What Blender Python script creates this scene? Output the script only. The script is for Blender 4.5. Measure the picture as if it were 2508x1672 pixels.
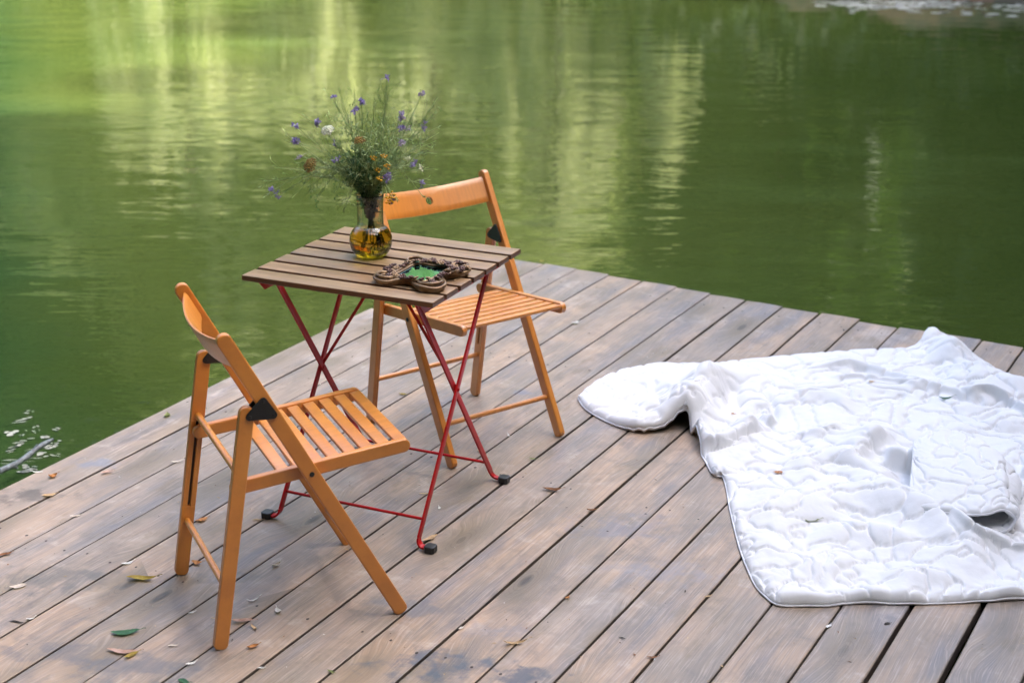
import bpy, bmesh, math, random
import numpy as np
from mathutils import Vector, Matrix
R = math.radians
for o in list(bpy.data.objects): bpy.data.objects.remove(o)
S = bpy.context.scene
COL = S.collection

# ------------------------------------------------------------------ camera, sky, sun, exposure
FPX, PITCH, ROLL, CAMH = 3913.3, .3333, .0057, 1.9
_f = Vector((0, math.cos(PITCH), -math.sin(PITCH))); _r = Vector((1, 0, 0)); _u = _r.cross(_f)
CR = _r*math.cos(ROLL)+_u*math.sin(ROLL); CU = -_r*math.sin(ROLL)+_u*math.cos(ROLL); CF = _f
CAM = Vector((0, 0, CAMH))
cd = bpy.data.cameras.new('camera'); cam = bpy.data.objects.new('camera', cd); COL.objects.link(cam)
cam.matrix_world = Matrix.Translation(CAM) @ Matrix((CR, CU, -CF)).transposed().to_4x4()
cd.sensor_width = 36; cd.lens = FPX/2508*36; cd.clip_end = 400; cd.clip_start = .05
cd.dof.use_dof = True; cd.dof.focus_distance = 4.15; cd.dof.aperture_fstop = 4.0
S.camera = cam
SUN_EL, SUN_AZ = 44, 90          # azimuth clockwise from +Y
W = bpy.data.worlds.new('World'); S.world = W; W.use_nodes = True
wn = W.node_tree; bg = wn.nodes['Background']
sky = wn.nodes.new('ShaderNodeTexSky'); sky.sky_type = 'NISHITA'; sky.sun_disc = False
sky.sun_elevation = R(SUN_EL); sky.sun_rotation = R(SUN_AZ); sky.air_density = .75; sky.dust_density = 7.0; sky.ozone_density = .6
wn.links.new(sky.outputs[0], bg.inputs[0]); bg.inputs[1].default_value = .15
sd = bpy.data.lights.new('sun', 'SUN'); sun = bpy.data.objects.new('sun', sd); COL.objects.link(sun)
sd.energy = 2.3; sd.angle = R(2); sd.color = (1, .95, .88)
sun.rotation_euler = Vector((math.sin(R(SUN_AZ))*math.cos(R(SUN_EL)), math.cos(R(SUN_AZ))*math.cos(R(SUN_EL)), math.sin(R(SUN_EL)))).to_track_quat('Z', 'Y').to_euler()
S.view_settings.view_transform = 'Standard'; S.view_settings.look = 'None'
S.view_settings.exposure = 3.1; S.view_settings.gamma = 1; S.view_settings.use_curve_mapping = False
S.cycles.max_bounces = 10; S.cycles.transmission_bounces = 10; S.cycles.transparent_max_bounces = 12
S.cycles.caustics_refractive = False; S.cycles.caustics_reflective = False

WATER_Z = -.35
PL = 1.0813
DU = np.array([math.cos(PL), math.sin(PL)]); DV = np.array([-math.sin(PL), math.cos(PL)])
def UV(u, v, z=0): return Vector((u*DU[0]+v*DV[0], u*DU[1]+v*DV[1], z))
def ground(px, py, z=0.):
    """world point at height z that the photograph (2508 x 1672) shows at px, py"""
    d = CR*((px-1254)/FPX) - CU*((py-836)/FPX) + CF
    return CAM + d*((z-CAM.z)/d.z)
def groundd(px, py, z=0.): return ground(px*1.06633, py*1.06633, z)

rng = np.random.RandomState(7); rnd = random.Random(5)

# ------------------------------------------------------------------ node helper
class NT:
    def __init__(s, name):
        s.m = bpy.data.materials.new(name); s.m.use_nodes = True; s.t = s.m.node_tree
        s.b = s.t.nodes['Principled BSDF']
    def n(s, typ, **kw):
        x = s.t.nodes.new('ShaderNode'+typ)
        for k, v in kw.items(): setattr(x, k, v)
        return x
    def set(s, sock, v):
        if isinstance(v, bpy.types.NodeSocket): s.t.links.new(v, sock)
        elif isinstance(v, (tuple, list)) and len(v) == 3 and sock.type == 'RGBA': sock.default_value = (*v, 1)
        else: sock.default_value = v
    def coord(s, which='Object'): return s.n('TexCoord').outputs[which]
    def pos(s): return s.n('NewGeometry').outputs['Position']
    def rand(s): return s.n('ObjectInfo').outputs['Random']
    def mapv(s, v, scale=(1, 1, 1), loc=(0, 0, 0), rot=(0, 0, 0)):
        x = s.n('Mapping'); s.set(x.inputs[0], v); s.set(x.inputs[1], loc); s.set(x.inputs[2], rot); s.set(x.inputs[3], scale); return x.outputs[0]
    def vadd(s, a, b, op='ADD'):
        x = s.n('VectorMath', operation=op); s.set(x.inputs[0], a); s.set(x.inputs[1], b); return x.outputs[0]
    def comb(s, x=0, y=0, z=0):
        c = s.n('CombineXYZ'); s.set(c.inputs[0], x); s.set(c.inputs[1], y); s.set(c.inputs[2], z); return c.outputs[0]
    def noise(s, v, scale=5, detail=3, rough=.5, dist=0, out=0):
        x = s.n('TexNoise'); s.set(x.inputs['Vector'], v); s.set(x.inputs['Scale'], scale); x.inputs['Detail'].default_value = detail
        x.inputs['Roughness'].default_value = rough; x.inputs['Distortion'].default_value = dist; return x.outputs[out]
    def voro(s, v, scale=5, feature='F1', out='Distance', rand=1.):
        x = s.n('TexVoronoi', feature=feature); s.set(x.inputs['Vector'], v); x.inputs['Scale'].default_value = scale
        x.inputs['Randomness'].default_value = rand; return x.outputs[out]
    def math(s, op, a, b=0., c=0.):
        x = s.n('Math', operation=op); s.set(x.inputs[0], a); s.set(x.inputs[1], b); s.set(x.inputs[2], c); return x.outputs[0]
    def mr(s, v, a, b, c=0., d=1., smooth=True):
        x = s.n('MapRange'); x.interpolation_type = 'SMOOTHSTEP' if smooth else 'LINEAR'
        s.set(x.inputs[0], v); s.set(x.inputs[1], a); s.set(x.inputs[2], b); s.set(x.inputs[3], c); s.set(x.inputs[4], d); return x.outputs[0]
    def mix(s, f, a, b, mode='MIX'):
        x = s.n('Mix', data_type='RGBA', blend_type=mode); s.set(x.inputs[0], f); s.set(x.inputs[6], a); s.set(x.inputs[7], b); return x.outputs[2]
    def bump(s, h, strength=.3, dist=.01, normal=None):
        x = s.n('Bump'); s.set(x.inputs['Height'], h); x.inputs['Strength'].default_value = strength; x.inputs['Distance'].default_value = dist
        if normal: s.set(x.inputs['Normal'], normal)
        return x.outputs[0]
    def p(s, **kw):
        nm = dict(color='Base Color', rough='Roughness', metal='Metallic', normal='Normal', spec='Specular IOR Level', ior='IOR', trans='Transmission Weight',
                  coat='Coat Weight', coatr='Coat Roughness', sheen='Sheen Weight', alpha='Alpha', sub='Subsurface Weight', subs='Subsurface Scale')
        for k, v in kw.items(): s.set(s.b.inputs[nm[k]], v)
        return s.m

# ------------------------------------------------------------------ materials
def mat_deck():
    t = NT('weathered_decking'); c = t.coord(); r = t.rand()
    off = t.comb(t.math('MULTIPLY', r, 37.), t.math('MULTIPLY', r, 11.), 0.)
    c = t.vadd(c, off); wp = t.pos()
    kv = t.mapv(c, (2.1, 6.5, 1)); kd = t.voro(kv, 1.0); kcol = t.voro(kv, 1.0, out='Color')
    sep = t.n('SeparateColor'); t.set(sep.inputs[0], kcol)
    hask = t.mr(sep.outputs[0], .42, .46)
    kn = t.math('MULTIPLY', t.mr(kd, .30, .06), hask)
    halo = t.math('MULTIPLY', t.mr(kd, .55, .10), hask)
    core = t.math('MULTIPLY', t.mr(kd, .10, .05), hask)
    sxyz = t.n('SeparateXYZ'); t.set(sxyz.inputs[0], c)
    warp = t.noise(t.mapv(c, (1.3, 5, 1)), 1.5, 2)
    gy = t.math('ADD', t.math('MULTIPLY', sxyz.outputs[1], 105.), t.math('ADD', t.math('MULTIPLY', warp, 3.2), t.math('MULTIPLY', halo, 4.5)))
    gv = t.comb(t.math('MULTIPLY', sxyz.outputs[0], 2.4), gy, 0.)
    g1 = t.noise(gv, 1., 5, .62); g2 = t.noise(gv, 3.1, 3, .6)
    low = t.noise(t.mapv(c, (2.2, 7, 1)), 1.2, 4, .6)
    big = t.noise(t.mapv(c, (1.1, 5.5, 1), (3.3, 1.2, 0)), 1.3, 5, .62)
    pat = t.noise(wp, 2.3, 5, .62, .4)
    base = t.mix(t.mr(low, .35, .66), (.265, .210, .158), (.45, .310, .205))
    base = t.mix(t.mr(r, 0, 1, 0, .55, False), base, (.26, .235, .215))
    base = t.mix(t.mr(t.math('FRACT', t.math('MULTIPLY', r, 7.3)), .5, 1, 0, .4, False), base, (.25, .19, .14))
    base = t.mix(t.mr(big, .47, .68, 0, .8), base, (.15, .155, .175))      # blue grey weathering
    base = t.mix(t.mr(pat, .56, .72, 0, .55), base, (.55, .47, .42))         # dry scuffed areas
    base = t.mix(t.mr(t.noise(wp, 1.1, 5, .65, .2), .56, .68, 0, .62), base, (.13, .125, .12))  # damp stains
    yb = t.noise(t.mapv(c, (4, 9, 1), (7, 2, 0)), 1.4, 4, .6)
    base = t.mix(t.mr(yb, .55, .68, 0, .6), base, (.20, .155, .10))
    wx = t.noise(t.mapv(wp, (1, 1, 1)), 7., 5, .68, .3)
    base = t.mix(t.mr(wx, .50, .70, 0, .62), base, (.16, .14, .12))
    base = t.mix(t.mr(wx, .44, .30, 0, .35), base, (.60, .52, .45))
    base = t.mix(t.mr(g1, .34, .60, .44, 0.), base, (.13, .105, .085))
    base = t.mix(t.mr(g2, .50, .68, 0, .35), base, (.56, .47, .40))
    base = t.mix(t.mr(g2, .44, .30, 0, .30), base, (.11, .085, .07))
    base = t.mix(t.math('MULTIPLY', halo, .62), base, (.17, .135, .085))
    rings = t.math('ABSOLUTE', t.math('SINE', t.math('MULTIPLY', kd, 75.)))
    base = t.mix(t.math('MULTIPLY', kn, t.mr(rings, 0, .5, .75, .30)), base, (.10, .08, .06))
    base = t.mix(t.math('MULTIPLY', core, .7), base, (.03, .025, .02))
    crack = t.mr(t.noise(t.comb(t.math('MULTIPLY', sxyz.outputs[0], 1.1), t.math('MULTIPLY', gy, .6), 0.), 1.7, 3, .5), .27, .20)
    base = t.mix(t.math('MULTIPLY', crack, .6), base, (.05, .04, .035))
    # shaped stains
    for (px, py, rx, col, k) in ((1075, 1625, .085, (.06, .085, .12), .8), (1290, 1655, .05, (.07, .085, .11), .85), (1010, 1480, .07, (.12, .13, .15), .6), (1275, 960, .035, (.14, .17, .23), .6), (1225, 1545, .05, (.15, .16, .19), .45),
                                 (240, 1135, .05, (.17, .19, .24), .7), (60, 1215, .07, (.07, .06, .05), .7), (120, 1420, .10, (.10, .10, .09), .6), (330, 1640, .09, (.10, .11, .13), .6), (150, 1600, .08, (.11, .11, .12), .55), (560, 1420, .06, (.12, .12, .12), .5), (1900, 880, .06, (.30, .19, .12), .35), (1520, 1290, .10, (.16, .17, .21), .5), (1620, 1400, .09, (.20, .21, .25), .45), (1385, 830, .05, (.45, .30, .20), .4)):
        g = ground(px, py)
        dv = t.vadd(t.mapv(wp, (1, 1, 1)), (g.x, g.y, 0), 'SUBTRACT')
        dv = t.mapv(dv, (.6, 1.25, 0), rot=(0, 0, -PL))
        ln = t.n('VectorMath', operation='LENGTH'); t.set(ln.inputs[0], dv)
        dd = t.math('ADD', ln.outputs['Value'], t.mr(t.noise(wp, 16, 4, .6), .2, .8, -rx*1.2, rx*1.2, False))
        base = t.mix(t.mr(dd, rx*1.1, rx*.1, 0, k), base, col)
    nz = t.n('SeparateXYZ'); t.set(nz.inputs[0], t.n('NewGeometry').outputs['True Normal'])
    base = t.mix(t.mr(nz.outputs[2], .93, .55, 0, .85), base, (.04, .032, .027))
    rough = t.mr(g1, .3, .7, .36, .54)
    h = t.math('ADD', t.math('MULTIPLY', g1, .7), t.math('ADD', t.math('MULTIPLY', g2, .4), t.math('MULTIPLY', crack, -.9)))
    return t.p(color=base, rough=rough, spec=.5, normal=t.bump(h, .7, .0026))
def mat_varnish():
    t = NT('varnished_beech'); c = t.coord(); r = t.rand()
    c = t.vadd(c, t.comb(t.math('MULTIPLY', r, 9.), 0., t.math('MULTIPLY', r, 5.)))
    g = t.noise(t.mapv(c, (60, 8, 8)), 1.6, 4, .6); f = t.noise(c, 260, 2, .6); lo = t.noise(c, 6, 3, .5)
    base = t.mix(t.mr(lo, .3, .7), (.56, .195, .018), (.64, .245, .030))
    base = t.mix(t.mr(g, .35, .6, .22, 0), base, (.28, .085, .010))
    base = t.mix(t.mr(f, .55, .7, 0, .12), base, (.34, .11, .02))
    t.b.inputs['Coat IOR'].default_value = 1.75
    return t.p(color=base, rough=.42, spec=.45, coat=.8, coatr=.40, normal=t.bump(f, .06, .001))
def mat_slat():
    t = NT('oiled_acacia'); c = t.coord(); r = t.rand()
    c = t.vadd(c, t.comb(t.math('MULTIPLY', r, 9.), t.math('MULTIPLY', r, 3.), 0.))
    g = t.noise(t.mapv(c, (5, 75, 30)), 1., 5, .6); lo = t.noise(t.mapv(c, (3, 14, 4)), 1., 3, .5)
    base = t.mix(t.mr(lo, .3, .7), (.25, .145, .065), (.35, .225, .12))
    base = t.mix(t.mr(r, 0, 1, 0, .35), base, (.27, .21, .14))
    base = t.mix(t.mr(g, .34, .62, .5, 0), base, (.12, .07, .035))
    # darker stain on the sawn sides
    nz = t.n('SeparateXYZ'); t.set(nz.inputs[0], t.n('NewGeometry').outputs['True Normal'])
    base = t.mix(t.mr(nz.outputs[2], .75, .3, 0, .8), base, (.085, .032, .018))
    return t.p(color=base, rough=t.mr(g, .3, .7, .34, .5), spec=.5, normal=t.bump(g, .25, .001))
def mat_red():
    t = NT('red_painted_steel'); n = t.noise(t.coord(), 90, 3, .6)
    return t.p(color=t.mix(t.mr(n, .45, .75, 0, .5), (.40, .007, .009), (.27, .006, .008)), rough=.36, spec=.3, normal=t.bump(n, .05, .001))
def simple(name, col, rough=.5, col2=None, scale=40, k=.6, bump=.1, **kw):
    t = NT(name); n = t.noise(t.coord(), scale, 4, .6)
    c = t.mix(t.mr(n, .35, .65, 0, k), col, col2 or tuple(x*.6 for x in col))
    return t.p(color=c, rough=rough, normal=t.bump(n, bump, .002), **kw)
def mat_quilt():
    t = NT('white_cotton'); c = t.coord()
    w = t.noise(c, 900, 2, .5); n = t.noise(c, 55, 4, .6); n2 = t.noise(c, 14, 4, .6)
    col = t.mix(t.mr(n, .35, .7, 0, .25), (.72, .72, .72), (.70, .70, .705))
    nb = t.bump(t.math('ADD', t.math('MULTIPLY', w, .1), t.math('ADD', n, t.math('MULTIPLY', n2, 2.))), .22, .003)
    return t.p(color=col, rough=.95, spec=.1, sheen=.15, normal=nb, sub=.0)
def mat_leaf(name, cols, trans=.45, scale=3, rough=.55):
    t = NT(name); n = t.noise(t.pos(), scale, 3, .6); r = t.noise(t.pos(), 37, 2, .7)
    c = t.mix(t.mr(n, .35, .65), cols[0], cols[1]); c = t.mix(t.mr(r, .4, .7, 0, .7), c, cols[2])
    t.p(color=c, rough=rough, spec=.25)
    tr = t.n('BsdfTranslucent'); t.set(tr.inputs[0], t.mix(.5, c, (cols[1][0]*1.3, cols[1][1]*1.5, cols[1][2]*.7)))
    mx = t.n('MixShader'); mx.inputs[0].default_value = trans
    t.t.links.new(t.b.outputs[0], mx.inputs[1]); t.t.links.new(tr.outputs[0], mx.inputs[2])
    t.t.links.new(mx.outputs[0], t.t.nodes['Material Output'].inputs[0]); return t.m
def mat_water():
    t = NT('murky_pond_water'); p = t.pos()
    n1 = t.noise(p, .16, 4, .55, .6); n2 = t.noise(t.mapv(p, (.5, 1, 1)), 1.1, 5, .6, .5); n3 = t.noise(p, .07, 3, .5)
    c = t.mix(t.mr(n1, .36, .62), (.037, .057, .011), (.053, .073, .016))
    c = t.mix(t.mr(n2, .5, .72, 0, .55), c, (.066, .098, .024))
    c = t.mix(t.mr(n3, .55, .7, 0, .6), c, (.052, .054, .010))
    # shade and dark reflections in the corner beside the deck, painted as deeper green
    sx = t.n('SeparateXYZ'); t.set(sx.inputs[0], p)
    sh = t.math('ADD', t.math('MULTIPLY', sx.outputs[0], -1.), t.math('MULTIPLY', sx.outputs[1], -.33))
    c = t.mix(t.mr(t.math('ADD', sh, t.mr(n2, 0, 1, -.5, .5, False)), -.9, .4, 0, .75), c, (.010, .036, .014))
    a = t.noise(t.mapv(p, (.75, 1.5, 1), rot=(0, 0, .12)), 2.1, 1.5, .45, .3)
    b = t.noise(t.mapv(p, (1, 2.2, 1), rot=(0, 0, -.25)), 6.5, 1, .5, .2)
    f = t.noise(t.mapv(p, (1, 1.7, 1), rot=(0, 0, .3)), 17., 2, .5)
    amp = t.mr(t.noise(p, .23, 2, .5), .38, .62, .35, 1.)
    h = t.math('ADD', t.math('MULTIPLY', a, .62), t.math('ADD', t.math('MULTIPLY', b, .17), t.math('MULTIPLY', f, .022)))
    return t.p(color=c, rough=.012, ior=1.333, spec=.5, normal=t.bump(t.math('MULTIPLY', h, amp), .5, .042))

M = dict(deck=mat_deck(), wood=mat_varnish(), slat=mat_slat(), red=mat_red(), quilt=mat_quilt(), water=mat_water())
M['black'] = simple('black_plastic', (.012, .014, .016), .38)
M['slot'] = simple('dark_slot_shade', (.035, .014, .006), .6)  # near-black colour painting the shade inside the rear leg slot
M['nail'] = simple('rusty_nail', (.04, .03, .026), .7)
M['joist'] = simple('damp_timber', (.09, .065, .05), .8)
M['piping'] = simple('white_piping', (.80, .80, .82), .9, (.76, .77, .79), 300, .3)
M['bronze'] = simple('antique_bronze', (.30, .20, .11), .32, (.12, .065, .035), 45, .9, .25, metal=.45)
M['bronzed'] = simple('dark_bronze', (.13, .06, .042), .32, (.035, .016, .014), 90, .9, .3, metal=.2)
M['mirror'] = NT('tinted_mirror').p(color=(.16, .60, .74), metal=1., rough=.04)
tg = NT('ribbed_glass'); tg.p(color=(.97, 1, .985), rough=.02, trans=1., ior=1.47)
rg = tg.n('TexWave', wave_type='BANDS'); M['glass'] = tg.m
sxy = tg.n('SeparateXYZ'); tg.set(sxy.inputs[0], tg.coord()); ang = tg.math('ARCTAN2', sxy.outputs[1], sxy.outputs[0])
tg.t.nodes.remove(rg); tg.p(normal=tg.bump(tg.math('SINE', tg.math('MULTIPLY', ang, 46.)), .12, .001))
M['liquid'] = NT('amber_vase_water').p(color=(1., .60, .03), rough=.05, trans=.78, ior=1.33)
M['stem'] = mat_leaf('meadow_stem', ((.22, .31, .13), (.34, .43, .22), (.12, .19, .07)), .15, 30)
M['stemlight'] = mat_leaf('pale_meadow_stem', ((.30, .36, .16), (.38, .44, .24), (.2, .28, .1)), .2, 30)
M['foliage'] = mat_leaf('dark_posy_foliage', ((.035, .10, .045), (.08, .18, .075), (.015, .045, .025)), .2, 40)
M['purple'] = mat_leaf('larkspur_petal', ((.22, .17, .46), (.36, .30, .58), (.13, .09, .36)), .35, 60)
M['lilac'] = mat_leaf('pale_lilac_petal', ((.38, .30, .55), (.5, .42, .62), (.3, .22, .5)), .35, 60)
M['white'] = mat_leaf('yarrow_white', ((.70, .72, .62), (.78, .78, .72), (.55, .58, .45)), .3, 60)
M['tansy'] = mat_leaf('dried_tansy_brown', ((.22, .13, .03), (.32, .2, .05), (.12, .07, .02)), .1, 80)
M['yellow'] = mat_leaf('tansy_yellow', ((.60, .33, .02), (.72, .42, .03), (.4, .18, .02)), .1, 80)
M['branch'] = simple('wet_grey_bark', (.17, .20, .22), .5, (.05, .06, .07), 60, .8, .5)
M['scrub'] = mat_leaf('dark_scrub', ((.022, .045, .012), (.045, .08, .02), (.012, .025, .007)), .25, .9)
M['bark'] = simple('tree_bark', (.10, .08, .06), .9, (.05, .04, .03), 8, .8, .5)
M['willow'] = mat_leaf('pale_willow_leaf', ((.42, .43, .28), (.56, .56, .40), (.27, .29, .17)), .5, .8)
M['birch'] = mat_leaf('fresh_green_leaf', ((.24, .27, .13), (.35, .38, .20), (.15, .19, .08)), .5, .8)
M['dark'] = mat_leaf('dark_alder_leaf', ((.034, .066, .014), (.058, .10, .022), (.02, .04, .010)), .35, .5)
tk = NT('grassy_clay_bank'); pk = tk.n('SeparateXYZ'); tk.set(pk.inputs[0], tk.pos()); nk = tk.noise(tk.pos(), 3, 5, .6)
ck = tk.mix(tk.mr(nk, .35, .65), (.035, .055, .015), (.07, .10, .03)); ck = tk.mix(tk.mr(tk.math('ADD', pk.outputs[0], tk.math('MULTIPLY', nk, 2.)), 3.0, 4.6), ck, tk.mix(tk.mr(nk, .4, .6), (.20, .11, .07), (.09, .075, .05)))
M['bank'] = tk.p(color=ck, rough=.9)
M['grass'] = mat_leaf('bank_grass', ((.12, .18, .04), (.2, .26, .07), (.08, .12, .03)), .3, 3)
M['turf'] = simple('bank_turf', (.055, .085, .02), .9, (.035, .05, .014), 3, .8, .5)
M['bed'] = simple('lake_bed', (.04, .05, .02), .9)
M['glint_shore'] = simple('shore_glints', (.42, .42, .37), .6, (.25, .26, .2), 60)  # pale colour imitating sky glints off the far shore
M['glint_branch'] = simple('branch_glints', (.40, .40, .35), .6, (.2, .22, .15), 60)  # pale colour imitating sky glints round the branch
LEAFM = {}
for nm, cs in dict(orange=((.42, .17, .05), (.55, .26, .09), (.3, .1, .03)), brown=((.20, .085, .035), (.30, .14, .06), (.12, .05, .02)), tan=((.52, .36, .20), (.62, .46, .28), (.42, .26, .13)),
                   pale=((.62, .54, .47), (.72, .65, .58), (.5, .40, .32)), white=((.72, .72, .70), (.78, .78, .77), (.6, .58, .55)), green=((.04, .13, .06), (.07, .18, .09), (.03, .09, .05)),
                   yellow=((.34, .25, .04), (.46, .36, .08), (.22, .15, .03)), olive=((.18, .22, .08), (.30, .33, .12), (.12, .15, .05)), pink=((.48, .30, .24), (.6, .42, .35), (.35, .2, .15)), dark=((.03, .025, .02), (.05, .04, .03), (.02, .015, .01))).items():
    LEAFM[nm] = mat_leaf('leaf_'+nm, cs, .2, 120)

# ------------------------------------------------------------------ object helpers
def link(name, me, mat=None, parent=None, loc=None):
    o = bpy.data.objects.new(name, me); COL.objects.link(o)
    if mat is not None and me is not None and not me.materials: me.materials.append(mat)
    if parent: o.parent = parent
    if loc is not None: o.location = loc
    return o
def tag(o, label=None, cat=None, group=None, kind=None):
    if label: o['label'] = label
    if cat: o['category'] = cat
    if group: o['group'] = group
    if kind: o['kind'] = kind
    return o
def empty(name, loc, rz=0.):
    o = bpy.data.objects.new(name, None); COL.objects.link(o); o.location = loc; o.rotation_euler = (0, 0, rz); o.empty_display_size = .05; return o
def mesh(name, vs, fs, smooth=False, sharp=None):
    me = bpy.data.meshes.new(name); me.from_pydata([tuple(v) for v in vs], [], [tuple(int(i) for i in f) for f in fs]); me.validate(); me.update()
    if smooth or sharp is not None: me.polygons.foreach_set('use_smooth', [True]*len(me.polygons))
    if sharp is not None: me.set_sharp_from_angle(angle=R(sharp))
    return me
def grid_faces(nu, nv, off=0, cu=False, cv=False):
    i = np.arange(nu if cu else nu-1); j = np.arange(nv if cv else nv-1)
    I, J = np.meshgrid(i, j, indexing='ij'); I2 = (I+1) % nu; J2 = (J+1) % nv
    return np.stack([I*nv+J, I2*nv+J, I2*nv+J2, I*nv+J2], -1).reshape(-1, 4)+off
class MB:
    def __init__(s): s.v = []; s.f = []
    def add(s, vs, fs):
        o = len(s.v); s.v += [tuple(v) for v in vs]; s.f += [tuple(int(i)+o for i in f) for f in fs]; return s
    def mesh(s, name, smooth=False, sharp=None): return mesh(name, s.v, s.f, smooth, sharp)
def prism(outline, th, bev=.003, steps=2, frame=None):
    """extrude a CCW 2D outline by th (centred) with rounded edges; frame = (origin, ex, ey, en)"""
    P = np.array(outline, float); n = len(P)
    e = np.roll(P, -1, 0)-P; e /= np.linalg.norm(e, axis=1)[:, None]+1e-12
    nr = np.stack([e[:, 1], -e[:, 0]], 1); vn = nr+np.roll(nr, 1, 0); vn /= (vn*vn).sum(1)[:, None]/2+1e-9
    rings = []
    for k in range(steps+1):
        a = math.pi/2*k/steps; rings.append((P-vn*bev*(1-math.sin(a)), -th/2+bev*(1-math.cos(a))))
    rings += [(p, -z) for p, z in reversed(rings)]
    vs = np.concatenate([np.c_[p, np.full(n, z)] for p, z in rings])
    m = len(rings); fs = [list(range(n))[::-1], list(range((m-1)*n, m*n))]
    for r in range(m-1):
        for i in range(n):
            j = (i+1) % n; fs.append([r*n+i, r*n+j, (r+1)*n+j, (r+1)*n+i])
    if frame:
        o, ex, ey, en = [np.array(q, float) for q in frame]; vs = o+vs[:, :1]*ex+vs[:, 1:2]*ey+vs[:, 2:]*en
    return vs, fs
def stadium(L, w, r0=None, r1=None, seg=14, x0=0.):
    """outline from x0 to x0+L, width w, both ends rounded with corner radii r0/r1 (<= w/2)"""
    r0 = w/2 if r0 is None else r0; r1 = w/2 if r1 is None else r1; pts = []
    def arc(cx, cy, r, a0, a1):
        for k in range(seg//2+1):
            a = a0+(a1-a0)*k/(seg//2); pts.append((cx+r*math.cos(a), cy+r*math.sin(a)))
    arc(x0+r0, -w/2+r0, r0, -math.pi, -math.pi/2); arc(x0+L-r1, -w/2+r1, r1, -math.pi/2, 0)
    arc(x0+L-r1, w/2-r1, r1, 0, math.pi/2); arc(x0+r0, w/2-r0, r0, math.pi/2, math.pi)
    out = [pts[0]]
    for p in pts[1:]:
        if (p[0]-out[-1][0])**2+(p[1]-out[-1][1])**2 > 1e-10: out.append(p)
    if (out[0][0]-out[-1][0])**2+(out[0][1]-out[-1][1])**2 < 1e-10: out.pop()
    return out
def bar(p0, p1, w, th, nrm, r0=None, r1=None, ext0=0, ext1=0, bev=.003):
    """flat bar from p0 to p1; w across (perpendicular to nrm), th along nrm"""
    p0 = np.array(p0, float); p1 = np.array(p1, float); ex = p1-p0; L = np.linalg.norm(ex); ex /= L
    en = np.array(nrm, float); en -= ex*(en@ex); en /= np.linalg.norm(en); ey = np.cross(en, ex)
    return prism(stadium(L+ext0+ext1, w, r0, r1, x0=-ext0), th, bev, frame=(p0, ex, ey, en))
def tube(pts, rad, seg=8, cap=True):
    P = np.array(pts, float); n = len(P); rad = np.full(n, rad) if np.isscalar(rad) else np.array(rad)
    T = np.gradient(P, axis=0); T /= np.linalg.norm(T, axis=1)[:, None]+1e-12
    a = np.array([0, 0, 1.]) if abs(T[0][2]) < .9 else np.array([1., 0, 0]); vs = []
    x = np.cross(T[0], a); x /= np.linalg.norm(x)
    for i in range(n):
        x = x-T[i]*(x@T[i]); x /= np.linalg.norm(x)+1e-12; y = np.cross(T[i], x)
        for k in range(seg):
            t = 2*math.pi*k/seg; vs.append(P[i]+rad[i]*(x*math.cos(t)+y*math.sin(t)))
    fs = [list(f) for f in grid_faces(n, seg, cv=True)]
    if cap: fs += [list(range(seg))[::-1], list(range((n-1)*seg, n*seg))]
    return vs, fs
def lathe(prof, seg=48):
    P = np.array(prof, float); n = len(P); a = np.linspace(0, 2*math.pi, seg, endpoint=False)
    vs = np.stack([P[:, None, 0]*np.cos(a), P[:, None, 0]*np.sin(a), np.repeat(P[:, 1:2], seg, 1)], -1).reshape(-1, 3)
    return vs, [list(f)[::-1] for f in grid_faces(n, seg, cv=True)]
def copy_tree(o, parent=None):
    c = o.copy(); COL.objects.link(c)
    if parent: c.parent = parent
    for ch in list(o.children): copy_tree(ch, c)
    return c
def smooth_line(pts, n):
    """Catmull-Rom through pts, n samples by arc length"""
    P = np.array(pts, float); Q = np.vstack([2*P[0]-P[1], P, 2*P[-1]-P[-2]]); out = []
    for i in range(1, len(Q)-2):
        for t in np.linspace(0, 1, 16, endpoint=False):
            a, b, c, d = Q[i-1], Q[i], Q[i+1], Q[i+2]
            out.append(.5*((2*b)+(-a+c)*t+(2*a-5*b+4*c-d)*t*t+(-a+3*b-3*c+d)*t**3))
    out.append(P[-1]); out = np.array(out)
    s = np.r_[0, np.cumsum(np.linalg.norm(np.diff(out, axis=0), axis=1))]; q = np.linspace(0, s[-1], n)
    return np.stack([np.interp(q, s, out[:, k]) for k in range(out.shape[1])], 1)
class GRF:
    """smooth random field in 2D, unit variance, wavelength about lam"""
    def __init__(s, seed, lam, n=48, spread=.35, ang=None, aniso=0.):
        r = np.random.RandomState(seed); k = 2*math.pi/lam*(1+spread*(r.rand(n)*2-1))
        a = r.rand(n)*2*math.pi if ang is None else ang+aniso*r.randn(n)
        s.k = np.stack([k*np.cos(a), k*np.sin(a)]); s.p = r.rand(n)*2*math.pi; s.n = n
    def __call__(s, x, y):
        out = np.zeros_like(x)
        for i in range(s.n): out += np.cos(s.k[0, i]*x+s.k[1, i]*y+s.p[i])
        return out*math.sqrt(2./s.n)

# ------------------------------------------------------------------ the setting: water, bed, banks
wm = mesh('water', [(-90, -40, 0), (90, -40, 0), (90, 120, 0), (-90, 120, 0)], [(0, 1, 2, 3)])
tag(link('water', wm, M['water'], loc=(0, 0, WATER_Z)), 'murky green pond water with soft ripples reflecting trees', kind='structure')
bm_ = mesh('lake_bed', [(-90, -40, 0), (90, -40, 0), (90, 120, 0), (-90, 120, 0)], [(0, 1, 2, 3)])
tag(link('lake_bed', bm_, M['bed'], loc=(0, 0, -2.4)), kind='structure')
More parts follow.
